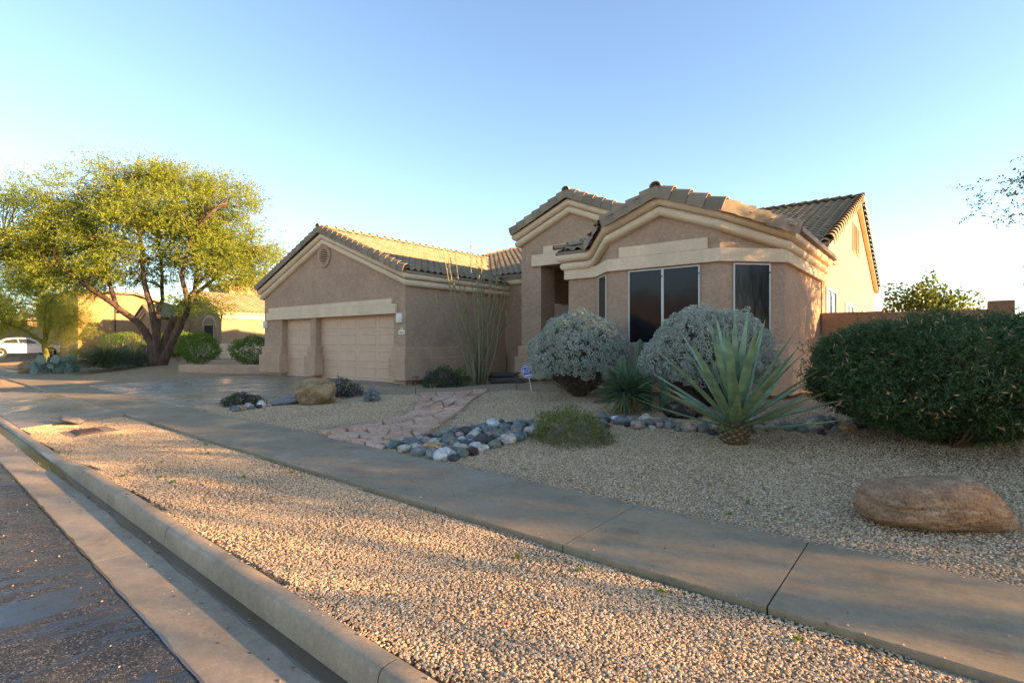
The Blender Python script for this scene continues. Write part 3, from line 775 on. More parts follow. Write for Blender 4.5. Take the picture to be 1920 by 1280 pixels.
# bay: front gable cut to the facets, with a hipped return on its left
br = bza+.05
def bpl(x): return br-bsl*abs(x-bxm)
roof_plane('bay_roof', [(bxm, 11.22), (-3.45, 11.22), (-2.28, 12.38), (-2.28, 18.2), (bxm, 18.2)], (-2.28, 11.22), (-1, 0), bpl(-2.28), bsl, True)
roof_plane('bay_roof', [(bxm, 11.22), (-6.2, 11.22), (-7.0, 12.02), (-7.0, 15.0), (bxm, 15.0)], (-7.0, 11.22), (1, 0), bpl(-7.0), bsl, True)
roof_plane('bay_roof', [(-8.0, 11.97), (-7.0, 11.97), (-6.4, 12.5), (-5.3, 14.67)], (-8.0, 11.97), (0, 1), EAVE+.05, .385, True, lambda p: p.x < -6.9)
roof_plane('bay_roof', [(-8.0, 11.97), (-5.3, 14.67), (-5.3, 18.4), (-8.0, 18.4)], (-8.0, 11.97), (1, 0), EAVE+.05, .385, True)
cand.sort(key=lambda c: -c[0])
RP = {k: hp(k, d, 'tile') for k, d in decks.items()}
for sc_, part, mt in cand[:300]:
    o = bpy.data.objects.new('roof_tile', tile_me); COL.objects.link(o); o.parent = RP[part]; o.matrix_local = mt
for sc_, part, mt in cand[300:]: rest[part].append(mt)
for part, ms in rest.items():
    if not ms: continue
    A = np.array([np.array(mm) for mm in ms]); VV = np.einsum('nij,vj->nvi', A[:, :3, :3], TV)+A[:, None, :3, 3]
    FF = (TF[None]+(np.arange(len(ms))*len(TV))[:, None, None]).reshape(-1, 4)
    me = np_mesh('roof_tiles', VV.reshape(-1, 3), FF); me.shade_smooth(); o = obj('roof_tiles', me, 'tile', RP[part]); o['kind'] = 'stuff'
# rake, ridge and hip tiles
def shell(prof, L, taper, lift, thick=.018):
    m = MB(); k = len(prof)
    outer0 = [(x, 0, z+lift) for x, z in prof]; outer1 = [(x*taper, L, z*taper) for x, z in prof]
    cx, cz = 0, -.02
    inn0 = [(cx+(x-cx)*.86, 0, cz+(z-cz)*.86+lift) for x, z in prof]; inn1 = [(cx+(x*taper-cx)*.86, L, cz+(z*taper-cz)*.86) for x, z in prof]
    m.add(outer0+outer1+inn0+inn1, [(i, i+1, k+i+1, k+i) for i in range(k-1)]+[(2*k+i+1, 2*k+i, 3*k+i, 3*k+i+1) for i in range(k-1)]+[(i+1, i, 2*k+i, 2*k+i+1) for i in range(k-1)]+[(0, k, 3*k, 2*k), (k-1, 2*k-1, 4*k-1, 3*k-1)])
    me = m.mesh('cap', 40); me.materials.append(M['tile']); return me
arc = [(.135*math.cos(R(a)), .115*math.sin(R(a))-.005) for a in range(0, 181, 18)]
ridge_me = shell([(x, z) for x, z in arc], .44, .84, .04); ridge_me.name = 'ridge_tile'
rk = [(.155, -.20), (.152, -.06), (.145, .02), (.115, .085), (.06, .118), (0, .125), (-.06, .105), (-.12, .05), (-.15, -.01)]
rake_me = shell(rk, .42, .86, .05); rake_me.name = 'rake_tile'
rakeL_me = shell([(-x, z) for x, z in rk][::-1], .42, .86, .05); rakeL_me.name = 'rake_tile'
def run(name, me, part, a, b, out=None, step=.36, lift=.0):
    """cap tiles from low point a up to high point b"""
    a, b = Vector(a), Vector(b); L = (b-a).length; U = (b-a)/L; n = max(1, int(round(L/step))); 
    X = Vector(out) if out is not None else U.cross(Vector((0, 0, 1)))
    X = (X-U*X.dot(U)).normalized(); Z = X.cross(U)
    flip = Z.z < 0
    if flip: Z = -Z
    for i in range(n):
        p = a+U*(L*i/n)+Z*lift
        o = bpy.data.objects.new(name, rakeL_me if (me is rake_me and flip) else me); COL.objects.link(o); o.parent = RP[part]
        Xx = -X if flip else X
        jx = random.uniform(-.012, .012)
        o.matrix_local = Matrix(((Xx.x, U.x, Z.x, p.x), (Xx.y, U.y, Z.y, p.y), (Xx.z, U.z, Z.z, p.z), (0, 0, 0, 1))) @ Matrix.Rotation(jx, 4, 'Y') @ Matrix.Rotation(random.uniform(-.01, .01), 4, 'Z')
gz_r = gr+GS*(23.72-18.7)
run('rake_tile', rake_me, 'garage_roof', (-13.68, 11.66, gr+.03), (-18.7, 11.66, gz_r+.03), (0, -1, 0), .33)
run('rake_tile', rake_me, 'garage_roof', (-23.72, 11.66, gr+.03), (-18.7, 11.66, gz_r+.03), (0, -1, 0), .33)
run('ridge_tile', ridge_me, 'garage_roof', (-18.7, 11.5, gz_r+.05), (-18.7, 21.5, gz_r+.05), None, .40)
ez = er+ESL*(11.27-9.04)
run('rake_tile', rake_me, 'entry_roof', (-11.27, 14.21, er+.03), (EXM, 14.21, ez+.03), (0, -1, 0), .36)
run('rake_tile', rake_me, 'entry_roof', (-6.80, 14.21, er+.03), (EXM, 14.21, ez+.03), (0, -1, 0), .36)
run('ridge_tile', ridge_me, 'entry_roof', (EXM, 14.05, ez+.05), (EXM, 21.4, ez+.05), None, .40)
mz = ME+MS*(MR-16.85)
run('rake_tile', rake_me, 'main_roof', (-2.34, 16.95, ME+.07), (-2.34, MR, mz+.05), (1, 0, 0), .42)
run('rake_tile', rake_me, 'main_roof', (-2.34, 33.3, ME), (-2.34, MR, mz+.05), (1, 0, 0), .42)
run('ridge_tile', ridge_me, 'main_roof', (-2.2, MR, mz+.06), (-17.5, MR, mz+.06), None, .40)
run('hip_tile', ridge_me, 'main_roof', (-21.8, 20.7, ME+MS*3.85+.05), (-17.5, MR, mz+.05), None, .40)
hp('barge_board', MB().prism([(-2.48, 16.95, ME-.22), (-2.48, MR, mz-.22), (-2.48, 33.2, ME-.22), (-2.48, 33.2, ME-.1), (-2.48, MR, mz-.1), (-2.48, 16.95, ME-.1)], (.16, 0, 0)), 'trim')
zb = br
run('rake_tile', rake_me, 'bay_roof', (-3.36, 11.24, bpl(-3.36)+.035), (bxm, 11.24, zb+.03), (0, -1, 0), .36)
run('rake_tile', rake_me, 'bay_roof', (-6.17, 11.24, bpl(-6.17)+.03), (bxm, 11.24, zb+.03), (0, -1, 0), .36)
run('rake_tile', rake_me, 'bay_roof', (-2.27, 12.40, bpl(-2.27)+.03), (-3.45, 11.24, bpl(-3.45)+.03), (d45, -d45, 0), .38)
run('rake_tile', rake_me, 'bay_roof', (-7.02, 12.06, bpl(-7.02)+.03), (-6.19, 11.24, bpl(-6.19)+.03), (-d45, -d45, 0), .40)
run('ridge_tile', ridge_me, 'bay_roof', (bxm, 11.1, zb+.06), (bxm, 18, zb+.06), None, .40)
run('hip_tile', ridge_me, 'bay_roof', (-8.02, 11.95, EAVE+.09), (-6.7, 13.27, EAVE+.09+.385*1.32), None, .36)
# gutter along the bay's sunny side
hp('roof_gutter', MB().sweep([(-2.28, 12.5, 3.93), (-2.28, 17.5, 3.93)], [E_], [(0, .02), (.1, .03), (.09, -.07), (0, -.09)]), m_plain('gutter_bronze', (.13, .09, .06), .6, .2))

# side yard walls
yw = thing('yard_wall', 'brown stucco garden wall joining the sunlit gable end', 'wall', (-1, 17, .2))
obj('panel', MB().box(-2.49, -1.12, 16.92, 17.1, .1, 2.36), m_stucco('stucco_brown', (.34, .215, .13), .6), yw, True)
bw = bpy.data.materials['stucco_brown']
obj('panel', MB().box(-1.07, .95, 16.98, 17.14, .1, 2.33), bw, yw, True)
obj('pier', MB().box(-1.119, -1.071, 16.9, 17.16, .1, 2.40), bw, yw, True)
obj('pier', MB().box(.96, 1.42, 16.86, 17.28, .1, 2.52), bw, yw, True, bevel=.01)
# ------------------------------------------------------------------ foliage helpers
def unit(a): return a/np.maximum(1e-6, np.linalg.norm(a, axis=-1, keepdims=True))
def leaves(p, d, L, W, droop=0.0, up=None):
    """one kite-shaped, slightly folded leaf per point: (N,3) base, (N,3) direction"""
    n = len(p); d = unit(d); L = np.broadcast_to(L, (n,))[:, None]; W = np.broadcast_to(W, (n,))[:, None]
    r = rng.normal(size=(n, 3)) if up is None else np.broadcast_to(np.asarray(up, float), (n, 3))+rng.normal(size=(n, 3))*.35
    s_ = unit(np.cross(d, r)); nn = np.cross(s_, d)
    V = np.stack([p, p+d*L*.5+s_*W+nn*L*.06, p+d*L-nn*L*droop, p+d*L*.5-s_*W+nn*L*.06], 1).reshape(-1, 3)
    F = np.arange(4*n).reshape(n, 4); return V, F
def merge(parts):
    Vs = []; Fs = []; o = 0
    for V, F in parts: Vs.append(V); Fs.append(F+o); o += len(V)
    return np.concatenate(Vs), np.concatenate(Fs)
def rand_unit(n): return unit(rng.normal(size=(n, 3)))
def g3(x, y): return (x, y, gz(x, y))

def bump_dir(d, seed, k=2.2, amp=.12):
    return np.array([1+amp*mnoise.noise(Vector(v)*k+Vector((seed, seed*1.7, 0)))*1.6+amp*.5*mnoise.noise(Vector(v)*k*2.6+Vector((seed, 0, 5))) for v in d])

# ---- silver leaved dome shrubs
M['silver'] = m_leaf('silver_leaf', [(.28, .31, .26), (.45, .48, .42), (.36, .40, .33), (.58, .60, .53)], .1, .7)
M['twig'] = m_plain('grey_brown_twig', (.12, .085, .065), .9, .3, 20)
M['deadtwig'] = m_leaf('dead_leaf', [(.10, .07, .05), (.21, .15, .10), (.15, .105, .075)], .1, .8)
def silver_bush(label, loc, rx, h, seed, grp=None):
    t = thing('silver_shrub', label, 'shrub', loc, 0, grp)
    n = 2900; d = rand_unit(n*2); d = d[d[:, 2] > -.46+.22*np.array([mnoise.noise(Vector(v)*3+Vector((seed, 0, 0))) for v in d])+.08*rng.random(len(d))][:n]; n = len(d)
    rr = bump_dir(d, seed, 2.2, .10)*(1-.09*rng.random(n)**2)*np.where(rng.random(n) < .05, rng.uniform(1.02, 1.10, n), 1)
    cz = h*.46; p = d*rr[:, None]*np.array([rx, rx, 1.0]); p[:, 2] = cz+np.where(d[:, 2] > 0, d[:, 2]*(h-cz), d[:, 2]*cz*.98)*rr
    parts = []; cr_ = rng.uniform(.022, .038, n)[:, None]
    for k in range(26):
        o_ = unit(d*.55+rand_unit(n)); parts.append(leaves(p+o_*cr_, unit(o_+rng.normal(size=(n, 3))*.5), rng.uniform(.024, .036, n), .0105))
    V, F = merge(parts); obj('foliage', np_mesh('foliage', V, F), 'silver', t)
    # inner twigs
    m = MB()
    for i in range(420):
        a = random.uniform(0, 6.28); el = random.uniform(-.55, 1.3); q = Vector((math.cos(a)*math.cos(el), math.sin(a)*math.cos(el), math.sin(el)))
        e = Vector((q.x*rx*.93, q.y*rx*.93, cz+q.z*(h-cz if q.z > 0 else cz*.9)*.93)); b = Vector((q.x*.12, q.y*.12, .02))
        md = b.lerp(e, .5)+Vector((0, 0, .12))*random.random()
        m.tube([b, md, e], [.012, .007, .004], 4, False)
    obj('twigs', m.mesh('twigs', fix=False), 'twig', t)
    nd = 6500; d2 = rand_unit(nd); d2[:, 2] = -np.abs(d2[:, 2])*.75+.12; d2 = unit(d2); k2 = rng.uniform(.45, .97, nd)
    p2 = d2*k2[:, None]*np.array([rx, rx, 1.0])*.97; p2[:, 2] = cz+d2[:, 2]*cz*k2
    V, F = leaves(p2, unit(d2+rng.normal(size=(nd, 3))*.8), rng.uniform(.05, .13, nd), .006); obj('dead_twigs', np_mesh('dead_twigs', V, F), 'deadtwig', t)
    return t
silver_bush('silver grey dome shrub in front of the entry and narrow bay window', g3(-6.22, 10.25), 1.07, 1.84, 1.3)
silver_bush('silver grey dome shrub under the double window, behind the big agave', g3(-3.36, 10.15), 1.12, 1.82, 8.1)

# ---- large dark green hedge with tan pods
M['fairy'] = m_leaf('dark_fine_leaf', [(.03, .062, .026), (.06, .115, .042), (.11, .165, .055), (.045, .095, .05)], .3, .5)
M['pod'] = m_leaf('dry_pod', [(.34, .17, .09), (.50, .31, .17), (.42, .20, .12)], .1, .7)
hb = thing('feathery_shrub', 'broad dark green feathery shrub dotted with tan pods beside the boulder', 'shrub', g3(.12, 8.75))
rx, ry, h = 1.52, 1.25, 1.72; cz = .80
n = 24000; d = rand_unit(n); pw = 2.35
sq = (np.abs(d[:, 0])**pw+np.abs(d[:, 1])**pw+np.abs(d[:, 2])**pw)**(-1/pw)
rr = sq*bump_dir(d, 4.2, 2.2, .13)*(1-.34*rng.random(n)**1.8)*np.where(rng.random(n) < .05, rng.uniform(1.03, 1.15, n), 1)
p = d*rr[:, None]*np.array([rx, ry, cz]); 
und = p[:, 2] < -.35
p[und, :2] *= (1-.36*((-.35-p[und, 2])/.55).clip(0, 1))[:, None]; p[:, 2] = p[:, 2]*.93+cz+.06
parts = []
ax_d = unit(d*.8+rng.normal(size=(n, 3))*.7+np.array([0, 0, .15]))
for k in range(11):
    f = k/11; side = rng.normal(size=(n, 3)); parts.append(leaves(p+ax_d*(.12*f-.03), unit(ax_d*.6+unit(np.cross(ax_d, side))*.9), .045*(1.1-.5*f), .0065))
V, F = merge(parts); obj('foliage', np_mesh('foliage', V, F), 'fairy', hb)
m = MB()
for i in range(46):
    a = random.uniform(0, 6.28); e = Vector((math.cos(a)*rx*random.uniform(.2, .85), math.sin(a)*ry*random.uniform(.2, .8), random.uniform(.5, 1.3))); b = Vector((math.cos(a)*.12, math.sin(a)*.1, -.03))
    m.tube([b, b.lerp(e, .4)+Vector((0, 0, -.05)), e], [.022, .015, .006], 5, False)
obj('stems', m.mesh('stems', True, False), m_bark('stem_bark', (.13, .085, .055), (.30, .20, .13), 14), hb)
kk = rr/(sq*bump_dir(d, 4.2, 2.2, .13)); sel = rng.choice(np.nonzero((p[:, 2] > .4) & (kk > .96))[0], 620); dd = unit(d[sel]*.6+rng.normal(size=(620, 3))*.8)
V, F = leaves(p[sel]+d[sel]*.06, dd, rng.uniform(.06, .10, 620), .008); obj('pods', np_mesh('pods', V, F), 'pod', hb)['kind'] = 'stuff'
fl = MB(); 
for q in ((-.95, -.55, 1.36), (-.9, -.66, 1.38)): fl.lathe([(.0, 0), (.012, .005), (.016, .02), (.006, .03), (.0, .031)], q, 8)
obj('flowers', fl, m_plain('red_flower', (.6, .03, .03), .5), hb)

# ---- agave
s = NT('agave_leaf'); c_ = s.ramp(s.noise(1.0, 3, .5, s.scaled((6, 6, 9))), [(.3, (.11, .175, .085)), (.55, (.21, .285, .135)), (.75, (.30, .375, .17))])
c_ = s.mix(s.math('MULTIPLY', s.rnd(), .4), c_, (.13, .22, .17))
M['agave'] = s.fin(c_, .42, None, .45)
ag = thing('agave', 'large blue green agave with long sword leaves on a stubby trunk', 'agave', g3(-2.14, 7.56))
def sword(L, W, base, az, el, bend, curl=0.0, n=10, thick=.4, twist=0):
    """channelled tapering leaf"""
    m = MB(); vs = []; pos = Vector(base); e = el
    prof = [(-1, .34), (-.55, .05), (0, -.06), (.55, .05), (1, .34), (.5, -.22), (0, -.36), (-.5, -.22)]
    for i in range(n+1):
        f = i/n; wd = W*(.72+.5*math.sin(math.pi*min(1, f*1.25)) if f < .45 else 1.2*(1-((f-.45)/.55)**1.35))*.5
        if f < .45: wd = W*.5*(.8+.4*math.sin(math.pi/2*f/.45))
        wd = max(wd, .0022)
        D = Vector((math.cos(e)*math.cos(az), math.cos(e)*math.sin(az), math.sin(e))); Sd = Vector((-math.sin(az), math.cos(az), 0)); Nn = Sd.cross(D)*-1
        if Nn.z < 0 and e < 1.3: Nn = -Nn
        Sd = Matrix.Rotation(twist*f, 3, D) @ Sd; Nn = Matrix.Rotation(twist*f, 3, D) @ Nn
        for x, z in prof: vs.append(pos+Sd*(x*wd)+Nn*(z*wd*thick*1.4))
        pos = pos+D*(L/n); e -= bend/n
    k = len(prof); fs = [(i*k+j, i*k+(j+1) % k, (i+1)*k+(j+1) % k, (i+1)*k+j) for i in range(n) for j in range(k)]
    m.add(vs, fs+[tuple(range(k)), tuple(range((n+1)*k-1, n*k-1, -1))]); return m
random.seed(21); N = 46
for i in range(N):
    f = i/(N-1); az = i*2.39996+random.uniform(-.15, .15); el = lerp(R(6), R(82), f**1.0)+random.uniform(-.07, .07)
    L = lerp(1.34, 1.48, f)*random.uniform(.86, 1.06)*(1 if f < .8 else .95); r0 = lerp(.13, .02, f)
    b = (math.cos(az)*r0, math.sin(az)*r0, lerp(.20, .40, f))
    o = obj('leaf', sword(L, random.uniform(.095, .12), b, az, el, random.uniform(-.10, .16)-.14*(f < .3), twist=random.uniform(-.3, .3)).mesh('leaf', 50), 'agave', ag)
m = MB(); m.lathe([(.13, -.04), (.16, .05), (.165, .18), (.13, .30), (.05, .38)], (0, 0, 0), 18)
tr = obj('trunk', m.mesh('trunk', True), m_plain('agave_trunk', (.10, .06, .03), .9, .4, 20), ag)
M['stub'] = m_leaf('leaf_stub', [(.13, .085, .045), (.27, .20, .11), (.19, .17, .085)], .0, .7)
for i in range(64):
    f = i/63; az = i*2.39996; z = lerp(.0, .25, f); D = Vector((math.cos(az), math.sin(az), .55)).normalized(); Sd = Vector((-math.sin(az), math.cos(az), 0)); U = D.cross(Sd)
    b = Vector((math.cos(az)*.135, math.sin(az)*.135, z)); wd = random.uniform(.03, .042); vs = []
    for k, s1 in ((0, 1.15), (random.uniform(.055, .085), .85)):
        for x, y in ((-1, 0), (0, -.35), (1, 0), (0, .45)): vs.append(b+D*k+Sd*(x*wd*s1)+U*(y*wd*s1))
    obj('leaf_stub', MB().add(vs, [(0, 1, 5, 4), (1, 2, 6, 5), (2, 3, 7, 6), (3, 0, 4, 7), (4, 5, 6, 7), (3, 2, 1, 0)]), 'stub', tr)

# ---- yucca
yu = thing('yucca', 'spiky dark green yucca with dry brown skirt between the silver shrubs', 'yucca', g3(-4.35, 8.85))
n = 420; d = rand_unit(n); d[:, 2] = d[:, 2]*.75+.22; d = unit(d); L = rng.uniform(.46, .66, n)
V1, F1 = leaves(d*.05+np.array([0, 0, .34]), d, L, .016, .08, (0, 0, 1)); obj('foliage', np_mesh('foliage', V1, F1), m_leaf('yucca_leaf', [(.04, .09, .06), (.08, .15, .09), (.14, .19, .07)], .15, .4), yu)
n = 190; a = rng.uniform(0, 6.28, n); d = np.stack([np.cos(a)*.45, np.sin(a)*.45, np.full(n, -1.0)], 1)+rng.normal(size=(n, 3))*.15
V1, F1 = leaves(np.stack([np.cos(a)*.09, np.sin(a)*.09, np.full(n, .30)], 1), d, rng.uniform(.26, .36, n), .010); obj('dry_skirt', np_mesh('dry_skirt', V1, F1), m_leaf('dry_leaf', [(.26, .12, .04), (.42, .24, .10), (.18, .09, .04)], .1, .7), yu)
obj('trunk', MB().lathe([(.08, -.05), (.09, .2), (.07, .45)], (0, 0, 0), 10), 'twig', yu)

# ---- columnar cacti
M['cactus'] = m_plain('cactus_green', (.075, .12, .062), .6, .25, 8)
M['spine'] = m_plain('cactus_spine', (.45, .42, .36), .7)
def cactus(label, loc, cols):
    t = thing('cactus', label, 'cactus', loc)
    for (dx, dy, h, r, lx, ly) in cols:
        m = MB(); ribs = 9; n = 14; sides = ribs*4; vs = []
        for i in range(n+1):
            f = i/n; rad = r*(.82+.18*min(1, f*4))*math.sqrt(max(.0, 1-max(0, (f-.84)/.16)**2.2)) if f < 1 else .004
            for k in range(sides):
                a = 2*math.pi*k/sides; q = rad*(1+.13*math.cos(ribs*a)); vs.append((dx+lx*f*f+q*math.cos(a), dy+ly*f*f+q*math.sin(a), h*f-.03))
        fs = [(i*sides+k, i*sides+(k+1) % sides, (i+1)*sides+(k+1) % sides, (i+1)*sides+k) for i in range(n) for k in range(sides)]+[tuple(range(n*sides, (n+1)*sides))]
        st_ = obj('stem', m.add(vs, fs).mesh('stem', True), 'cactus', t)
        P_ = []; D_ = []
        for k in range(ribs):
            a = 2*math.pi*k/ribs
            for j in range(int(h/.045)):
                f = (j+.5)*.045/h; 
                if f > .93: continue
                for _ in range(4): P_.append((dx+lx*f*f+r*1.11*math.cos(a), dy+ly*f*f+r*1.11*math.sin(a), h*f-.03)); D_.append((math.cos(a)+random.gauss(0, .5), math.sin(a)+random.gauss(0, .5), random.gauss(0, .5)))
        V1, F1 = leaves(np.array(P_), np.array(D_), .03, .0022); obj('spines', np_mesh('spines', V1, F1), 'spine', st_)
cactus('tall ribbed cactus column rising behind the yucca', g3(-4.75, 9.75), [(.12, .1, 1.32, .085, .05, 0), (-.14, .0, 1.0, .11, 0, 0)])
cactus('pair of short leaning cactus columns right of the yucca', g3(-4.05, 9.15), [(-.10, .1, .70, .065, 0, 0), (.22, .05, .80, .075, .08, 0)])

# ---- ocotillo
oc = thing('ocotillo', 'tall spray of thin thorny ocotillo canes against the garage side wall', 'ocotillo', g3(-11.2, 12.45))
M['cane'] = m_bark('cane_bark', (.15, .125, .08), (.38, .33, .20), 30); M['oleaf'] = m_leaf('ocotillo_leaf', [(.15, .17, .06), (.25, .25, .09), (.20, .22, .11)], .2); M['tip'] = m_leaf('dry_tip', [(.45, .25, .10), (.6, .38, .18)], .2)
random.seed(5); PL = []; DL = []; PT = []; DT_ = []
for i in range(34):
    a = random.uniform(0, 6.28); lean = random.uniform(.08, .5)*(1.6 if i % 6 == 0 else 1); h = random.uniform(2.5, 4.35)*(.72 if i % 6 == 0 else 1)
    b = Vector((math.cos(a)*random.uniform(.02, .16), math.sin(a)*random.uniform(.02, .16), -.05)); pts = []
    w1 = random.uniform(-.12, .12)
    for k in range(9):
        f = k/8; rr_ = lean*h*(.75*f+.3*math.sin(f*math.pi*.6)*.6)*.62; pts.append(b+Vector((math.cos(a)*rr_+w1*math.sin(f*5), math.sin(a)*rr_+w1*math.cos(f*4), h*f)))
    obj('cane', MB().tube(pts, [lerp(.029, .008, k/8) for k in range(9)], 6).mesh('cane', True), 'cane', oc)
    for j in range(int(h*34)):
        f = random.uniform(.16, 1)*8; k = min(7, int(f)); q = pts[k].lerp(pts[k+1], f-k)
        PL.append(q); DL.append((random.gauss(0, 1), random.gauss(0, 1), .6))
    if i % 2 == 0:
        for j in range(26): PT.append(pts[8]-Vector((0, 0, random.uniform(0, .32)))); DT_.append((random.gauss(0, .7), random.gauss(0, .7), 1))
V1, F1 = leaves(np.array(PL), np.array(DL), .05, .012); obj('leaflets', np_mesh('leaflets', V1, F1), 'oleaf', oc)
V1, F1 = leaves(np.array(PT), np.array(DT_), .07, .007); obj('dry_tips', np_mesh('dry_tips', V1, F1), 'tip', oc)

# ---- low flowering and bushy plants
M['lant'] = m_leaf('lantana_leaf', [(.03, .055, .02), (.06, .095, .03), (.045, .05, .03)], .2); M['purple'] = m_leaf('purple_flower', [(.30, .09, .52), (.42, .16, .62), (.36, .12, .5)], .2)
M['bright'] = m_leaf('bright_leaf', [(.05, .11, .015), (.10, .19, .025), (.15, .25, .04)], .3); M['olive'] = m_leaf('olive_leaf', [(.07, .09, .025), (.12, .15, .045), (.17, .19, .07), (.10, .10, .05)], .25)
def low_bush(name, label, cat, loc, rx, ry, h, mat, n, L, W, flowers=0, twigs=40, seed=1.0, grp=None, twmat='twig'):
    t = thing(name, label, cat, loc, 0, grp)
    d = rand_unit(n); d[:, 2] = np.abs(d[:, 2]); rr = bump_dir(d, seed, 2.4, .22)*rng.uniform(.55, 1, n)**.5
    p = d*rr[:, None]*np.array([rx, ry, h]); V1, F1 = leaves(p, unit(d+rng.normal(size=(n, 3))*.8), rng.uniform(.7, 1.3, n)*L, W); obj('foliage', np_mesh('foliage', V1, F1), mat, t)
    m = MB()
    for i in range(twigs):
        q = d[i]*rr[i]*np.array([rx, ry, h])*random.uniform(.85, 1.12); m.tube([(q[0]*.1, q[1]*.1, -.02), (q[0]*.5, q[1]*.5, q[2]*.6), q], [.010, .006, .002], 4, False)
    obj('twigs', m.mesh('twigs', fix=False), twmat, t)
    if flowers:
        sel = rng.choice(np.nonzero(d[:, 2] > .1)[0], flowers); q = d[sel]*rr[sel][:, None]*np.array([rx, ry, h])*1.04; parts = []
        for k in range(7): parts.append(leaves(q, unit(d[sel]*.7+rng.normal(size=(flowers, 3))*.8), .032, .012))
        V1, F1 = merge(parts); obj('flowers', np_mesh('flowers', V1, F1), 'purple', t)['kind'] = 'stuff'
    return t
low_bush('lantana', 'purple flowered lantana bush at the foot of the ocotillo', 'flowering shrub', g3(-11.75, 11.45), .72, .55, .62, 'lant', 3000, .05, .014, 60, 60, 2.2)
low_bush('lantana', 'purple flowered lantana beside the golden boulder, half dry', 'flowering shrub', g3(-12.35, 8.35), .68, .5, .46, 'lant', 1900, .045, .012, 46, 160, 3.3)
low_bush('lantana', 'low purple lantana mat behind the small cobble group by the drive', 'flowering shrub', g3(-13.35, 6.2), .68, .42, .30, 'lant', 2200, .045, .013, 70, 30, 5.1)
low_bush('grey_herb', 'tiny silver grey herb alone on the gravel near the flagstones', 'plant', g3(*px(698, 757, .06)), .2, .2, .3, m_leaf('grey_herb', [(.16, .22, .21), (.27, .34, .33)], .1), 700, .05, .012, 0, 20, 6.0)
low_bush('wispy_shrub', 'yellow green wispy shrub at the end of the cobble bed', 'shrub', g3(-4.25, 6.75), .62, .5, .46, m_leaf('green_wisp', [(.08, .115, .03), (.15, .19, .05), (.21, .23, .08), (.17, .13, .07)], .3), 5200, .036, .010, 0, 150, 7.0, None, m_plain('pale_twig', (.34, .29, .2), .8))
low_bush('bright_shrub', 'green bush growing behind the lantana against the wainscot', 'shrub', g3(-11.9, 12.3), .5, .35, .55, 'bright', 900, .05, .014, 0, 20, 9.0)

# ------------------------------------------------------------------ stones
def rock_mesh(seed, sub=3, sq=(1, 1, 1), rough=.22, flat=0, freq=1.3):
    bm = bmesh.new(); bmesh.ops.create_icosphere(bm, subdivisions=sub, radius=1); o = Vector((seed*3.1, seed*1.3, seed))
    for v in bm.verts:
        n0 = v.co.normalized(); k = 1+rough*mnoise.noise(n0*freq+o)*1.5+rough*.35*mnoise.noise(n0*freq*3+o)
        v.co = Vector((n0.x*sq[0], n0.y*sq[1], n0.z*sq[2]))*k
        for pl_ in range(flat):
            pn = Vector((mnoise.noise((seed, pl_, 1))*2, mnoise.noise((seed, pl_, 7))*2, mnoise.noise((seed, pl_, 13))*2)).normalized(); dd = v.co.dot(pn)-.72*min(sq[0], 1)*max(.45, abs(pn.x)*sq[0]+abs(pn.y)*sq[1]*.8+abs(pn.z)*sq[2]*.8)
            if dd > 0: v.co -= pn*dd*.85
    me = bpy.data.meshes.new('rock'); bm.to_mesh(me); bm.free(); me.shade_smooth(); return me
PAL = {'blue grey': (.17, .185, .18), 'teal': (.15, .195, .175), 'cream': (.52, .46, .37), 'pinkish': (.42, .30, .24), 'maroon': (.075, .033, .03), 'charcoal': (.07, .07, .072), 'orange tan': (.45, .28, .13), 'white': (.62, .61, .58), 'grey': (.24, .235, .225), 'olive grey': (.19, .19, .15)}
for k, c in PAL.items(): M['cob_'+k] = m_rock('cobble_'+k.replace(' ', '_'), [sc3(c, .5), c, sc3(c, 1.6)], 2.2, .5, .5)
cob = [rock_mesh(i+.5, 3, (1, random.uniform(.62, .9), random.uniform(.5, .8)), random.uniform(.14, .3), random.choice((0, 1, 2, 3))) for i in range(9)]
cobm = {}
def cobble(x, y, r, colr, bed, grp, zoff=0):
    i = random.randrange(9); key = (i, colr)
    if key not in cobm:
        me = cob[i].copy(); me.materials.clear(); me.materials.append(M['cob_'+colr]); cobm[key] = me
    o = bpy.data.objects.new('cobble', cobm[key]); COL.objects.link(o); o.scale = (r, r, r); o.location = (x, y, gz(x, y)+r*.36+zoff)
    o.rotation_euler = (random.uniform(-.3, .3), random.uniform(-.3, .3), random.uniform(0, 6.28))
    tag(o, f'smooth {colr} river cobble {bed}', 'stone', grp+', '+colr)
cols = list(PAL); wts = [3.2, 2, 4.4, 3.8, 1.2, 2, 1.6, 3, 4, 2.6]
def bedfill(pts, width, count, rmin, rmax, bed, grp, seed):
    random.seed(seed); placed = []; tries = 0
    while len(placed) < count and tries < 9000:
        tries += 1; f = random.uniform(0, len(pts)-1.001); i = int(f); c = Vector(pts[i]).lerp(Vector(pts[i+1]), f-i)
        wd = lerp(width[i], width[i+1], f-i); q = c+Vector((random.uniform(-1, 1), random.uniform(-1, 1)))*wd*.5
        if st(q.x, q.y) < 4.70: continue
        r = lerp(rmax, rmin, (len(placed)/count)**.6)*random.uniform(.85, 1.15); lay = 0
        if any((q-p_).length < (r+r_)*.72 for p_, r_ in placed):
            if tries < 2500 or random.random() < .9: continue
            lay = .06
        placed.append((q, r)); cobble(q.x, q.y, r, random.choices(cols, wts)[0], bed, grp, lay)
bedfill([(-5.75, 4.98), (-5.55, 5.5), (-5.45, 6.2), (-5.3, 7.0)], [1.3, 1.35, 1.15, .8], 135, .05, .155, 'in the bed between flagstones and sidewalk', 'cobbles beside the flagstones', 3)
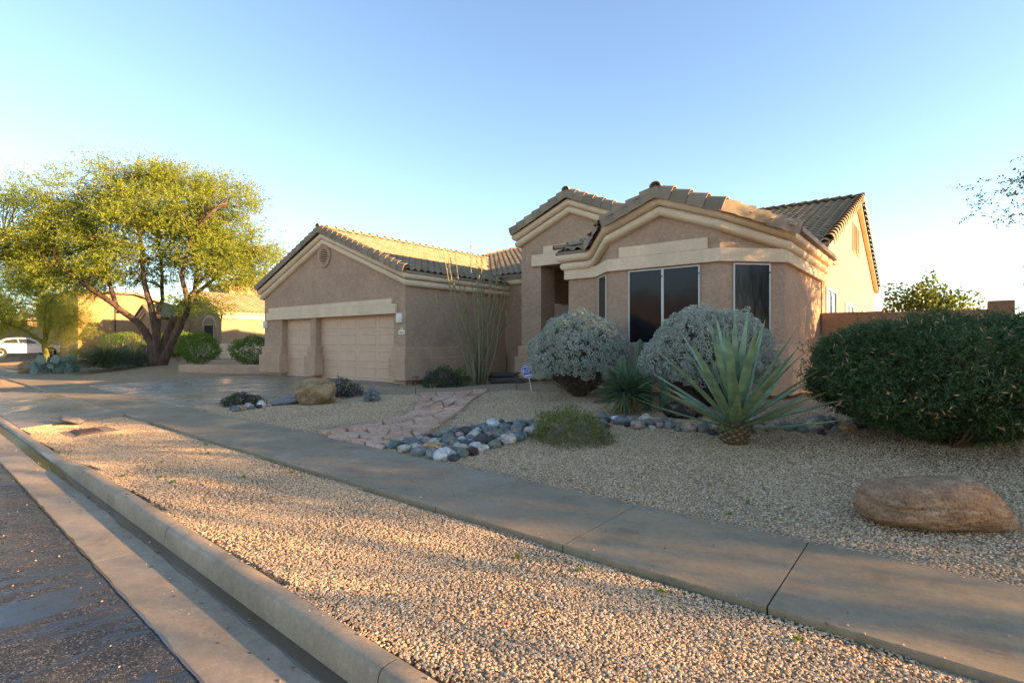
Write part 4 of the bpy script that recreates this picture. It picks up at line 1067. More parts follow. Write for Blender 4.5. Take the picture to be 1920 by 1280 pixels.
bedfill([(-4.75, 7.55), (-4.1, 8.0), (-3.4, 8.12), (-2.65, 8.05), (-1.95, 8.5), (-1.0, 9.2), (-.5, 9.5)], [.7, .75, .45, .32, .5, .6, .4], 70, .06, .15, 'in the dry stream behind the agave', 'cobbles of the dry stream', 4)
bedfill([(-12.35, 5.65), (-12.75, 6.0), (-12.9, 6.6)], [.35, .55, .5], 24, .06, .13, 'in front of the low lantana', 'cobbles by the drive', 5)
def boulder(name, label, loc, scale, mat, me, rot=(0, 0, 0)):
    me.materials.clear(); me.materials.append(mat); o = bpy.data.objects.new(name, me); COL.objects.link(o); o.location = loc; o.scale = scale; o.rotation_euler = rot
    return tag(o, label, 'rock')
b1 = rock_mesh(4.4, 5, (1, 1, 1), .0)
def bprof(x):              # half depth, top and bottom along the stone, from blunt end to pointed nose
    xs_ = [-1, -.93, -.8, -.4, 0, .3, .5, .7, .88, 1]; tp_ = [.06, .22, .31, .37, .44, .46, .38, .22, .07, -.06]; dp_ = [.2, .40, .48, .5, .5, .48, .42, .32, .2, .03]; bt_ = [-.08, -.17, -.21, -.22, -.22, -.22, -.22, -.21, -.19, -.13]
    return np.interp(x, xs_, dp_), np.interp(x, xs_, tp_), np.interp(x, xs_, bt_)
for v in b1.vertices:
    x, y, z = v.co; dp, tp_, bt = bprof(x); rr_ = math.sqrt(max(1e-6, y*y+z*z)); cy, cz_ = y/rr_, z/rr_
    k = (abs(cy)**2.8+abs(cz_)**2.8)**(-1/2.8); cy *= k; cz_ *= k
    ny = cy*dp*(1-.18*max(0, cz_)); nz_ = (tp_+bt)/2+cz_*(tp_-bt)/2
    w3 = Vector((x*1.6, ny*2, nz_*4)); ny += .05*mnoise.noise(w3)+.018*mnoise.noise(w3*3.3); nz_ += .035*mnoise.noise(w3+Vector((5, 0, 0)))+.012*mnoise.noise(w3*4)
    cr = abs(nz_-(.13+.07*x)-.015*math.sin(x*11)); cw = .03
    if x < -.25 and cr < cw: ny *= 1-.16*(1-cr/cw)*min(1, (-.25-x)*4)
    cr2 = abs((nz_-.2)-(x+.78)*-.9)
    if -.9 < x < -.62 and cr2 < .035 and nz_ > .12: ny *= 1-.10*(1-cr2/.035); nz_ -= .02*(1-cr2/.035)
    v.co = (x, ny, nz_)
boulder('boulder', 'long brown sandstone boulder lying by the sidewalk under the feathery shrub', (.02, 5.68, .12), (.61, .60, .64), m_rock('brown_boulder', [(.20, .11, .06), (.37, .215, .12), (.54, .37, .23)], 3.6, 1.0, .85, True), b1, (0, R(4), R(36)))
boulder('boulder', 'rounded golden boulder between the drive and the gravel mound', (-11.75, 7.2, .30), (.56, .44, .42), m_rock('gold_boulder', [(.13, .10, .065), (.33, .22, .10), (.44, .36, .24)], 2.2, .8, .85), rock_mesh(7.7, 4, (1, .8, .85), .2, 2), (.1, -.12, .5))
boulder('flat_stone', 'grey flat slab stone leaning beside the golden boulder', (-12.5, 6.85, .08), (.48, .2, .10), m_rock('grey_slab', [(.14, .14, .14), (.26, .26, .26), (.40, .40, .39)], 3, .8, .7, True), rock_mesh(9.2, 3, (1, .8, 1), .25, 2), (.1, -.15, .75))
boulder('flat_stone', 'small pale flat stone at the end of the drive apron', (-13.45, 2.9, .0), (.32, .17, .075), m_rock('pale_stone', [(.16, .15, .13), (.27, .25, .22)], 4, .6), rock_mesh(3.2, 3, (1, .8, .8), .25, 2), (0, .1, .3))
boulder('boulder', 'black and tan burnt looking rock between yucca and agave', (-3.35, 8.95, .35), (.32, .26, .22), m_rock('black_rock', [(.012, .011, .011), (.03, .026, .024), (.28, .20, .13)], 2.6, .9), rock_mesh(12.4, 4, (1, .9, .85), .3, 3), (0, 0, .4))
boulder('boulder', 'brown rock half hidden under the first silver shrub', (-5.35, 9.75, .32), (.24, .2, .15), m_rock('brown_rock', [(.13, .09, .06), (.3, .2, .14)], 3, .7), rock_mesh(15.4, 3, (1, .9, .8), .25, 2), (0, 0, 1))
M['slabrock'] = m_rock('dark_slab', [(.06, .05, .042), (.15, .125, .105)], 4, .8, .8, True)
boulder('flat_stone', 'dark flat rock under the stacked one beside the ocotillo', (-10.65, 13.15, .34), (.62, .4, .16), M['slabrock'], rock_mesh(18.4, 3, (1, .9, .9), .22, 3), (0, 0, .3))
boulder('flat_stone', 'dark flat rock stacked on another beside the ocotillo', (-10.75, 13.2, .53), (.42, .3, .10), M['slabrock'], rock_mesh(19.4, 3, (1, .9, .9), .22, 3), (0, 0, .9))

# ------------------------------------------------------------------ small things in the yard
def path_light(label, x, y):
    t = thing('path_light', label, 'garden lamp', g3(x, y), 0, 'path lights along the entry walk')
    obj('stake', MB().tube([(0, 0, -.05), (0, 0, .33)], .012, 8), 'copper', t)
    obj('cup', MB().lathe([(.012, .30), (.03, .33), (.085, .37), (.08, .375), (.02, .345)], (0, 0, 0), 14), 'copper', t)
    obj('cap', MB().lathe([(.10, .425), (.105, .43), (.05, .465), (.012, .475)], (0, 0, 0), 14), 'metal', t)
    for k in range(3): a = k*2.09; obj('strut', MB().tube([(math.cos(a)*.07, math.sin(a)*.07, .37), (math.cos(a)*.07, math.sin(a)*.07, .43)], .004, 5), 'metal', t)
path_light('dark copper path light where flagstones meet the entry walk', -10.35, 9.12)
path_light('copper path light close to the blue octagonal yard sign', -8.35, 10.72)
sg = thing('yard_sign', 'blue and white octagonal security sign on a leaning white stake', 'sign', g3(-7.75, 10.55))
T_ = Matrix.Rotation(R(24), 4, 'Z') @ Matrix.Rotation(R(-11), 4, 'Y')
def octa(r, y0, y1, sx=.92, c=.52): return MB().prism([T_ @ Vector((r*sx*math.cos(R(22.5+45*k)), y0, c+r*math.sin(R(22.5+45*k)))) for k in range(8)], T_.to_3x3() @ Vector((0, y1-y0, 0)))
obj('stake', MB().tube([T_ @ Vector((0, .006, -.08)), T_ @ Vector((0, .006, .40))], .011, 8), 'white', sg)
M['sblue'] = m_plain('sign_blue', (.02, .09, .42), .4, .04); M['swhite'] = m_plain('sign_white', (.78, .78, .78), .4, .03)
bd = obj('board', octa(.185, -.004, .004), 'swhite', sg)
obj('blue_face', octa(.172, -.006, -.0045), 'sblue', bd)
obj('white_ring', octa(.142, -.0075, -.0062), 'swhite', bd); obj('blue_field', octa(.132, -.009, -.0077), 'sblue', bd)
text_mesh('letters', 'ADT', .135, T_ @ Matrix.Translation((0, -.0095, .525)) @ UPR, 'swhite', bd, .001)
for z in (.625, .43, .405): obj('stripe', MB().box(-.085, .085, -.0102, -.0092, z-.008, z+.008, T_), 'swhite', bd)
# ------------------------------------------------------------------ trees
RX = Vector((.784, .621, 0)); FX = Vector((-.621, .784, 0))
def tree(name, label, loc, limbs, clumps, bark, leafmat, tw, lpt, L, W, rad0, droop=.25, sd=1, grp=None, twl=(.4, .8), spread=.75, center=None):
    """limbs: polylines in local metres with start radius; clumps: (N,3) centres of foliage"""
    t = thing(name, label, 'tree', loc, 0, grp); m = MB(); random.seed(sd); ends = []
    for pts, r0, r1 in limbs:
        pts = [Vector(p) for p in pts]; fine = []
        for i in range(len(pts)-1):
            for k in range(3): fine.append(pts[i].lerp(pts[i+1], k/3)+Vector((random.gauss(0, .03), random.gauss(0, .03), 0))*(r0*4 if i else 0))
        fine.append(pts[-1]); n = len(fine); rr = [lerp(r0, r1, (i/(n-1))**.7) for i in range(n)]
        m.tube(fine, rr, 9); ends += [(fine[i], rr[i]) for i in range(int(n*.35), n)]
    for c in clumps:
        c = Vector(c); b, r = min(ends, key=lambda e: (e[0]-c).length*(1.15 if e[0].z > c.z else 1)); md = b.lerp(c, .5)+Vector((random.gauss(0, .12), random.gauss(0, .12), random.uniform(0, .25)*(c-b).length*.5))
        m.tube([b, b.lerp(md, .5)+Vector((0, 0, .06)), md, c], [min(r*.55, .055), min(r*.5, .04), .022, .009], 5, False)
    obj('trunk', m.mesh('trunk', True, False), bark, t)
    C = np.array([tuple(c) for c in clumps]); n = len(C)*tw; ci = np.repeat(np.arange(len(C)), tw)
    cen = np.array(center) if center is not None else C.mean(0)
    offs = rng.normal(size=(n, 3))*np.array([spread, spread, spread*.6]); b = C[ci]+offs
    d = unit(unit(b-cen)*.75+rng.normal(size=(n, 3))*.55+np.array([0, 0, -droop])); ln = rng.uniform(*twl, n)
    parts = []
    for k in range(lpt):
        f = (k+.5)/lpt; q = b+d*(ln*f)[:, None]+np.array([0, 0, -1])*(droop*.5*(ln*f)**2)[:, None]
        sdv = unit(np.cross(d, rng.normal(size=(n, 3)))); parts.append(leaves(q, unit(d*.55+sdv), rng.uniform(.75, 1.25, n)*L, W))
    V, F = merge(parts); obj('crown', np_mesh('crown', V, F), leafmat, t)
    return t
def ell(n, c, ax, zlo=-1, shell=.45, gap=.0, seed=0):
    o = []
    while len(o) < n:
        d = Vector((random.gauss(0, 1), random.gauss(0, 1), random.gauss(0, 1))).normalized(); r = random.random()**shell
        if d.z*r < zlo: continue
        q = Vector((c[0]+d.x*r*ax[0], c[1]+d.y*r*ax[1], c[2]+d.z*r*ax[2]))
        if gap and mnoise.noise(q*.45+Vector((seed, 0, 0))) < gap-.5: continue
        o.append(q)
    return o
# mesquite beyond the drive
TB = Vector((-31.9, 10.4, gz(-31.9, 10.4))); PXM = 28/1004
def tp(u, v, dep): return RX*((u-297)*PXM)+FX*dep+Vector((0, 0, (683-v)*PXM))
random.seed(3)
limbs = [([tp(292, 690, 0), tp(288, 640, -.1), tp(272, 605, -.3), tp(236, 572, -.6), tp(190, 535, -1), tp(120, 480, -1.4), tp(60, 450, -1.5)], .27, .05),
         ([tp(294, 690, 0), tp(293, 630, .1), tp(286, 590, .6), tp(278, 555, 1.3), tp(255, 490, 2.2), tp(225, 400, 3)], .23, .05),
         ([tp(297, 690, 0), tp(299, 620, -.2), tp(298, 570, -.5), tp(291, 520, -.8), tp(300, 450, -1.4), tp(290, 350, -1.6)], .25, .05),
         ([tp(300, 690, 0), tp(310, 630, .2), tp(322, 585, .5), tp(345, 550, .9), tp(348, 505, 1.2), tp(335, 430, 1.4), tp(360, 350, 1.6)], .23, .05),
         ([tp(304, 690, 0), tp(322, 655, -.2), tp(352, 615, -.6), tp(378, 575, -1), tp(372, 520, -1.3), tp(400, 450, -1.8), tp(450, 410, -2.2)], .27, .05),
         ([tp(378, 575, -1), tp(395, 540, -1.2), tp(440, 490, -1.2), tp(490, 470, -1)], .12, .03),
         ([tp(236, 572, -.6), tp(200, 500, 0), tp(150, 420, .5), tp(130, 360, .6)], .12, .03),
         ([tp(345, 550, .9), tp(400, 480, 2.2), tp(430, 400, 3)], .12, .03)]
cl = []
for (u, v, au, av, n_) in ((255, 415, 190, 100, 150), (95, 430, 120, 100, 85), (400, 430, 110, 105, 90), (140, 505, 120, 50, 50), (455, 475, 62, 75, 36), (290, 350, 120, 48, 40), (40, 480, 65, 60, 26), (262, 495, 110, 30, 22), (375, 560, 40, 22, 8)):
    c = tp(u, v, 0); cl += ell(n_, (0, 0, 0), (1, 1, 1), -1, .5) and [c+RX*(q.x*au*PXM)+FX*(q.y*max(au*.8, 95)*PXM)+Vector((0, 0, q.z*av*PXM)) for q in ell(n_, (0, 0, 0), (1, 1, 1), -1, .5)]
M['mesqbark'] = m_bark('mesquite_bark', (.04, .027, .022), (.16, .105, .08), 5)
M['mesqleaf'] = m_leaf('mesquite_leaf', [(.08, .14, .035), (.18, .25, .05), (.30, .35, .06), (.42, .42, .07)], .5)
tree('mesquite_tree', 'large spreading mesquite tree with several leaning trunks beyond the drive', TB, limbs, cl, 'mesqbark', 'mesqleaf', 52, 14, .085, .019, .3, .25, 3, None, (.35, .75), .40, (0, 0, 5.0))
# palo verde further along
PV = Vector((-44.3, 8.3, gz(-44.3, 8.3))); q8 = 34/1004
def pv(u, v, dep): return RX*((u-85)*q8)+FX*dep+Vector((0, 0, (672-v)*q8))
limbs = [([pv(86, 678, 0), pv(84, 650, 0), pv(80, 630, 0)], .2, .14), ([pv(80, 630, 0), pv(55, 608, -.3), pv(20, 590, -.6), pv(-15, 560, -.5)], .13, .03), ([pv(81, 630, 0), pv(85, 590, .3), pv(80, 570, .5), pv(55, 545, .8), pv(20, 525, 1)], .12, .03),
         ([pv(82, 630, 0), pv(88, 600, -.3), pv(95, 565, -.5), pv(115, 545, -.6)], .11, .03), ([pv(84, 635, 0), pv(98, 620, .3), pv(100, 600, .4), pv(125, 585, .6)], .09, .02)]
cl = []
for (u, v, au, av, n_) in ((60, 560, 95, 55, 75), (0, 580, 60, 50, 40), (115, 590, 45, 45, 40), (40, 520, 70, 32, 30), (-30, 540, 60, 60, 25)):
    c = pv(u, v, 0); cl += [c+RX*(q.x*au*q8)+FX*(q.y*au*.8*q8)+Vector((0, 0, q.z*av*q8)) for q in ell(n_, (0, 0, 0), (1, 1, 1))]
tree('palo_verde', 'yellow green palo verde tree with thin green trunk in front of the car', PV, limbs, cl, m_bark('green_bark', (.10, .11, .03), (.22, .21, .06), 6), m_leaf('palo_leaf', [(.22, .26, .03), (.35, .36, .05), (.44, .41, .06)], .5), 30, 9, .11, .014, .2, .1, 4, None, (.4, .9), .5)
# tree over the side wall ; unseen trees to its right are added for their shade
random.seed(12)
def side_tree(label, loc, sd, rz=0, scale=1.0, n=120):
    random.seed(sd)
    limbs = [([(0, 0, -.1), (.1, 0, 1.2), (-.2, .1, 2.4)], .2, .13)]
    for k in range(6):
        a = k*1.05+.3; limbs.append(([(-.1, 0, 2.0), (math.cos(a)*.9-.1, math.sin(a)*.9, 3.1), (math.cos(a)*1.9, math.sin(a)*1.9, 4.0+.5*(k % 3)), (math.cos(a)*2.7, math.sin(a)*2.7, 4.4+.8*(k % 3))], .10, .025))
    cl = ell(n, (0, 0, 3.85), (3.15, 3.15, 2.3), -.95, .5, .46, sd)
    t = tree('ironwood_tree', label, loc, limbs, cl, 'mesqbark', m_leaf('ironwood_leaf', [(.03, .05, .028), (.05, .075, .04), (.08, .10, .05)], .25), 34, 11, .075, .019, .2, .12, sd, 'trees right of the lot', (.25, .6), .42)
    t.rotation_euler.z = rz; t.scale = (scale,)*3; return t
T1 = side_tree('grey green tree reaching over the end of the brown garden wall', g3(4.5, 16.6), 12, 0, 1.0, 200)
T2 = side_tree('unseen sparse tree added in the next lot to dapple the kerb strip', (17, 8.9, .1), 18, 0, 1.0, 44)  # guessed tree out of view, placed to streak the kerb strip with shade
def put(src, label, x, y, rz, scale):
    c = copy_tree(src); c.location = (x, y, .1); c.rotation_euler.z = rz; c.scale = (scale,)*3; c['label'] = label
put(T1, 'unseen dense tall tree added behind the garden wall tree to shade the bay', 8.4, 14.7, 1.2, 1.12)  # unseen dense copies, placed to keep bay facet, shrubs and yard in shade
put(T1, 'unseen dense grey green tree added close to the lot line to shade the yard', 9.5, 11.7, 2.9, .9)
put(T1, 'unseen taller dense tree added in the next lot to shade the yard', 14.5, 13.6, 4.1, 1.0)
put(T2, 'unseen sparse tree added between the dense ones to dapple the sidewalk', 14.5, 10.6, 3.3, .8)  # unseen sparse copies, placed to break up the sun on the paving
put(T2, 'unseen sparse tree added farther along the street to dapple the kerb strip', 28, 11.6, 2.2, 1.0)
# bougainvillea beyond the wall
low = low_bush('bougainvillea', 'sunlit green bougainvillea showing above the brown garden wall', 'shrub', (-.15, 19.4, .2), 1.35, 1.1, 3.1, m_leaf('sunny_leaf', [(.05, .09, .015), (.10, .15, .025), (.16, .19, .04)], .35), 12000, .10, .034, 30, 140, 4.0)

# ------------------------------------------------------------------ planting and things along the neighbour's side
pw = thing('planter_wall', 'low tan stucco planter wall left of the garage', 'wall', (-25.8, 11, .15))
a, b = Vector((-27.5, 9.9, 0)), Vector((-23.95, 12.2, 0)); e = (b-a).normalized(); nn = Vector((-e.y, e.x, 0))*.12
obj('wall', MB().prism([a-nn+Vector((0, 0, 0)), b-nn, b+nn, a+nn], (0, 0, .56)), 'base', pw, True, bevel=.03)
def round_shrub(label, loc, r, h, seed, mat='bright', n=5200, grp='clipped green shrubs'):
    t = thing('clipped_shrub', label, 'shrub', loc, 0, grp)
    d = rand_unit(n); rr = bump_dir(d, seed, 2.6, .14)*rng.uniform(.8, 1, n); p = d*rr[:, None]*np.array([r, r, h*.42]); p[:, 2] += h*.58
    V1, F1 = leaves(p, unit(d+rng.normal(size=(n, 3))*.7), .075, .026); obj('foliage', np_mesh('foliage', V1, F1), mat, t)
    m = MB()
    for i in range(9):
        a_ = i*.7; m.tube([(math.cos(a_)*.06, math.sin(a_)*.06, -.05), (math.cos(a_)*r*.35, math.sin(a_)*r*.35, h*.4), (math.cos(a_)*r*.6, math.sin(a_)*r*.6, h*.7)], [.03, .02, .01], 5, False)
    obj('stems', m.mesh('stems', fix=False), m_plain('pale_stem', (.38, .32, .25), .8), t)
round_shrub('clipped round green shrub behind the end of the planter wall', (-28.75, 11.2, .3), .92, 1.75, 3.0)
round_shrub('clipped wide green shrub between planter wall and garage', (-26.0, 12.6, .25), 1.05, 1.6, 6.0)
round_shrub('clipped green hedge ball in front of the orange wall', (-40.6, 11.3, .5), 1.2, 1.75, 9.0)
round_shrub('clipped green hedge ball touching the mesquite trunks', (-36.6, 13.1, .45), 1.1, 1.9, 12.0)
def grass_clump(label, loc, r, h, cols, n=900, seed=0):
    t = thing('grass_clump', label, 'ornamental grass', loc, 0, 'grass clumps under the mesquite')
    a = rng.uniform(0, 6.28, n); k = rng.random(n)**.6; el = lerp(1.5, .35, k)+rng.normal(size=n)*.08; L = h*rng.uniform(.75, 1.15, n)*1.1
    d = np.stack([np.cos(a)*np.cos(el), np.sin(a)*np.cos(el), np.sin(el)], 1); b = np.stack([np.cos(a)*r*.12*k, np.sin(a)*r*.12*k, np.zeros(n)], 1); parts = []
    for s_ in range(3):
        V1, F1 = leaves(b, d, L/2.6, .016*(1.2-.35*s_), 0, (0, 0, 1)); parts.append((V1, F1)); b = b+unit(d)*(L/3)[:, None]; d = d+np.array([0, 0, -.42])
    V1, F1 = merge(parts); obj('blades', np_mesh('blades', V1, F1), m_leaf('grass'+str(seed), cols, .25), t)
    n = 60; a = rng.uniform(0, 6.28, n); d = np.stack([np.cos(a)*.35, np.sin(a)*.35, np.ones(n)], 1); V1, F1 = leaves(np.zeros((n, 3))+np.array([0, 0, .3]), d, rng.uniform(.9, 1.35, n)*h, .012); obj('seed_heads', np_mesh('seed_heads', V1, F1), m_leaf('straw'+str(seed), [(.42, .33, .15), (.55, .44, .2)], .3), t)
grass_clump('big arching blue green grass clump at the corner of the neighbour bed', (-32.6, 8.4, .3), 1.4, 1.45, [(.05, .08, .045), (.10, .14, .08), (.16, .19, .09)], 1500, 1)
grass_clump('arching grass clump close to the mesquite trunks', (-33.4, 9.8, .35), 1.2, 1.2, [(.05, .08, .05), (.11, .15, .09), (.18, .2, .09)], 1100, 2)
grass_clump('straw tipped grass clump in front of the hedge balls', (-37.6, 11.0, .45), 1.2, 1.3, [(.10, .13, .05), (.2, .2, .07), (.3, .26, .1)], 900, 3)
# prickly pear: each pad a disc
pp = thing('prickly_pear', 'blue green prickly pear cactus sprawling at the bed edge', 'cactus', (-35.2, 6.95, gz(-35.2, 6.95)))
M['pad'] = m_plain('pad_green', (.13, .20, .16), .6, .2, 8); random.seed(9)
pm = rock_mesh(1.0, 3, (1, .15, 1.3), .05); pm.materials.append(M['pad'])
for i in range(64):
    o = bpy.data.objects.new('pad', pm); COL.objects.link(o); o.parent = pp; k = random.uniform(.12, .18); lv = i % 3
    o.scale = (k, k, k); o.location = (random.uniform(-1.0, 1.0), random.uniform(-.8, .8), .18+lv*.27+random.uniform(-.05, .05)); o.rotation_euler = (random.uniform(-.5, .5), random.uniform(-.6, .6), random.uniform(0, 3.1))
for i, (x, y, r) in enumerate(((-37.6, 6.4, .42), (-38.6, 7.0, .55), (-36.6, 6.0, .3), (-41.5, 7.0, .6), (-43.2, 7.2, .45))):
    boulder('boulder', ['reddish rock at the tip of the prickly pear bed', 'larger reddish rock behind the bed tip', 'small reddish rock at the sidewalk edge', 'brown rock lying in front of the white car', 'second brown rock in front of the white car'][i], (x, y, gz(x, y)+r*.3), (r, r*.8, r*.7), bpy.data.materials['brown_boulder'], rock_mesh(30+i, 3, (1, .9, .9), .25, 2), (0, 0, i))
low_bush('yellow_shrub', 'yellow flowering low shrub behind the prickly pear', 'shrub', (-38.0, 8.6, .4), 1.2, .9, .9, m_leaf('yellow_leaf', [(.3, .26, .03), (.45, .36, .05), (.2, .22, .05)], .3), 2200, .07, .02, 0, 30, 11.0)
low_bush('yellow_shrub', 'sunlit yellow green tuft between hedge ball and mesquite', 'shrub', (-35.2, 11.5, .4), .6, .5, .9, m_leaf('tuft_leaf', [(.3, .3, .03), (.42, .38, .05), (.2, .24, .04)], .3), 1400, .08, .02, 0, 30, 13.0)

# ------------------------------------------------------------------ neighbour houses
M['nstucco'] = m_stucco('stucco_ochre', (.40, .29, .18)); M['ntrim'] = m_stucco('stucco_ochre_trim', (.60, .50, .38), .4)
M['ntile'] = M['tile']
def tiles_on(part, poly, p0, up, z0, slope, roofobj):
    up = Vector(up); e = Vector((up.y, -up.x)); cs = 1/math.sqrt(1+slope*slope); U = Vector((up.x, up.y, slope)).normalized(); Ev = Vector((e.x, e.y, 0)); Nn = Ev.cross(U); ms = []
    q = [((Vector(k)-Vector(p0)).dot(e), (Vector(k)-Vector(p0)).dot(up)) for k in poly]; a0, a1 = min(k[0] for k in q), max(k[0] for k in q); b0, b1 = min(k[1] for k in q), max(k[1] for k in q)
    for j in range(int((b1-b0)/(EXP*cs))+1):
        for i in range(int(round((a1-a0)/TW))):
            aa, bb = a0+i*TW, b0+j*EXP*cs
            if inside((aa+TW/2, bb+.1), q):
                pt = Vector(p0)+e*aa+up*bb; ms.append(((Ev.x, U.x, Nn.x, pt.x), (Ev.y, U.y, Nn.y, pt.y), (Ev.z, U.z, Nn.z, z0+slope*bb-.012), (0, 0, 0, 1)))
    A = np.array(ms); VV = np.einsum('nij,vj->nvi', A[:, :3, :3], TV)+A[:, None, :3, 3]; FF = (TF[None]+(np.arange(len(ms))*len(TV))[:, None, None]).reshape(-1, 4)
    me = np_mesh('roof_tiles', VV.reshape(-1, 3), FF); me.shade_smooth(); o = obj('roof_tiles', me, 'ntile', roofobj); o['kind'] = 'stuff'
nh = thing('house', 'ochre stucco neighbour house with tiled roof behind the mesquite', 'house', (-42, 20, .4))
def np_(name, mb, mat, bevel=0): return obj(name, mb, mat, nh, True, bevel=bevel)
NX, NY, NE = -37.7, 16.1, 3.65
np_('side_wall', MB().box(NX-.3, NX, NY+.301, 31, .42, NE), 'nstucco')
np_('front_wall', MB().box(-49.5, NX, NY, NY+.3, .42, NE), 'nstucco')
np_('frieze', MB().box(NX-.001, NX+.10, NY-.1, 31, NE-.42, NE-.12), 'ntrim'); np_('frieze', MB().box(NX+.0, NX+.22, NY-.1, 31, NE-.1195, NE+.03), 'ntrim')
np_('wainscot', MB().box(NX-4.6, NX+.14, NY-.14, 31.1, .5, 1.55), 'ntrim', .02)
rf = np_('roof', MB().prism([(NX+.3, NY-.3, NE), (NX-4.2, NY-.3, NE+1.62), (NX-4.2, 31, NE+1.62), (NX+.3, 31, NE)], (0, 0, .06)), 'ntile')
tiles_on('roof', [(NX+.3, NY-.3), (NX-4.2, NY-.3), (NX-4.2, 31), (NX+.3, 31)], (NX+.3, NY-.3), (-1, 0), NE+.075, .36, rf)
np_('gable', MB().prism([(NX, NY-.002, NE-.05), (NX-4.2, NY-.002, NE+1.5), (NX-8.4, NY-.002, NE-.05)], (0, .3, 0)), 'nstucco')
rf2 = np_('roof', MB().prism([(NX-8.7, NY-.3, NE), (NX-4.2, NY-.3, NE+1.62), (NX-4.2, 31, NE+1.62), (NX-8.7, 31, NE)], (0, 0, .06)), 'ntile')
np_('rake_trim', MB().sweep([(NX-8.5, NY, NE+.02), (NX-4.2, NY, NE+1.58), (NX+.1, NY, NE+.02)], [S_, S_], PROF), 'ntrim')
# front bay with arched niche and dark window
np_('window', MB().box(-40.35, -38.75, NY-.06, NY-.001, 1.35, 2.85), 'ntrim'); wn = np_('window', MB().box(-40.25, -38.85, NY-.08, NY-.061, 1.42, 2.8), 'dark')
np_('arch', MB().prism([(-39.55+1.15*math.cos(R(a_)), NY-.03, 2.7+.85*math.sin(R(a_))) for a_ in range(0, 181, 15)]+[(-39.55+.95*math.cos(R(a_)), NY-.03, 2.7+.65*math.sin(R(a_))) for a_ in range(180, -1, -15)], (0, .028, 0)), 'ntrim')
np_('porch_pier', MB().box(-41.3, -40.9, NY-1.2, NY-.8, .42, 3.4), 'nstucco', .02)
np_('tower', MB().box(-45.6, -42.0, 18.5, 23, .5, 6.0), 'nstucco'); 
tr2 = np_('roof', MB().prism([(-45.9, 18.2, 6.0), (-41.7, 18.2, 6.0), (-41.7, 23.3, 6.0), (-45.9, 23.3, 6.0)], (0, 0, .06)), 'ntile')
hpm = MB().add([(-45.9, 18.2, 6.06), (-41.7, 18.2, 6.06), (-41.7, 23.3, 6.06), (-45.9, 23.3, 6.06), (-43.8, 20.75, 7.1)], [(0, 1, 4), (1, 2, 4), (2, 3, 4), (3, 0, 4)]); obj('roof_cap', hpm, 'ntile', tr2)
# small front gable on the left of that house
np_('porch_wall', MB().prism([(-46.4, 14.0, .45), (-43.6, 14.0, .45), (-43.6, 14.0, 3.3), (-45.0, 14.0, 3.95), (-46.4, 14.0, 3.3)], (0, 2.2, 0)), 'nstucco')
np_('rake_trim', MB().sweep([(-46.5, 14.0, 3.5), (-45.0, 14.0, 4.2), (-43.5, 14.0, 3.5)], [S_, S_], [(0, 0), (.2, 0), (.2, -.2), (.1, -.22), (.1, -.42), (0, -.42)]), 'ntrim')
np_('roof', MB().prism([(-46.8, 13.7, 3.42), (-45.0, 13.7, 4.26), (-43.2, 13.7, 3.42), (-43.2, 13.7, 3.5), (-45.0, 13.7, 4.36), (-46.8, 13.7, 3.5)], (0, 5, 0)), 'ntile')
np_('door', MB().box(-45.5, -44.5, 13.96, 13.999, .5, 2.6), 'dark')
# next house: blank sunlit gable wall
h3 = thing('house', 'orange stucco house with blank sunlit end wall beside the palo verde', 'house', (-57, 18, .5))
def h3p(name, mb, mat, bevel=0): return obj(name, mb, mat, h3, True, bevel=bevel)
M['orange'] = m_stucco('stucco_orange', (.42, .285, .155))
h3p('end_wall', MB().prism([(-50, 11.15, .4), (-50, 19, .4), (-50, 19, 4.0), (-50, 14.6, 5.35), (-50, 11.15, 5.35)], (-13, 0, 0)), 'orange')
h3p('roof', MB().prism([(-49.7, 11.0, 5.4), (-49.7, 14.7, 5.42), (-49.7, 19.5, 3.95), (-49.7, 19.5, 4.1), (-49.7, 14.7, 5.6), (-49.7, 11.0, 5.55)], (-14, 0, 0)), 'ntile')
h3p('conduit', MB().tube([(-49.96, 13.45, 1.6), (-49.96, 13.45, 4.6)], .045, 6), 'metal')
fx = h3p('flood_light', MB().lathe([(.02, 0), (.18, .05), (.2, .1), (.05, .18)], (-49.75, 13.75, 4.0), 12), 'metal'); obj('lens', MB().lathe([(.12, -.02), (.13, .02)], (-49.72, 13.75, 4.0), 10), 'white', fx)
mt_ = thing('utility_meter', 'small grey utility cabinet at the foot of the orange wall', 'utility box', (-41.6, 13.2, .5))
obj('cabinet', MB().box(-.25, .25, -.2, .2, .15, .8), m_plain('box_grey', (.40, .42, .44), .5), mt_, bevel=.02); obj('pipe', MB().tube([(-.35, 0, -.05), (-.35, 0, .9), (-.1, 0, .95)], .04, 6), 'metal', mt_)
h4 = thing('house', 'low beige house far beyond the white car', 'house', (-80, 16, .5))
obj('wall', MB().box(-90, -72, 12, 24, .4, 3.9), 'nstucco', h4, True); obj('garage_door', MB().box(-71.999, -71.95, 13.2, 16, .5, 2.8), 'gdoor', h4, True)
obj('roof', MB().prism([(-71.5, 11.5, 3.9), (-71.5, 24.5, 3.9), (-71.5, 18, 6.2)], (-19, 0, 0)), 'ntile', h4, True)
obj('window', MB().box(-71.999, -71.95, 18, 20, 1.4, 2.7), 'dark', h4, True)
gw = thing('garden_wall', 'long beige block wall behind the white car', 'wall', (-63, 14, .5)); obj('wall', MB().box(-63.2, -63, 2, 30, .3, 2.5), 'nstucco', gw, True)
for k in range(5): obj('pier', MB().box(-63.3, -62.9, 3+k*6, 3.5+k*6, .3, 2.65), 'nstucco', gw, True)
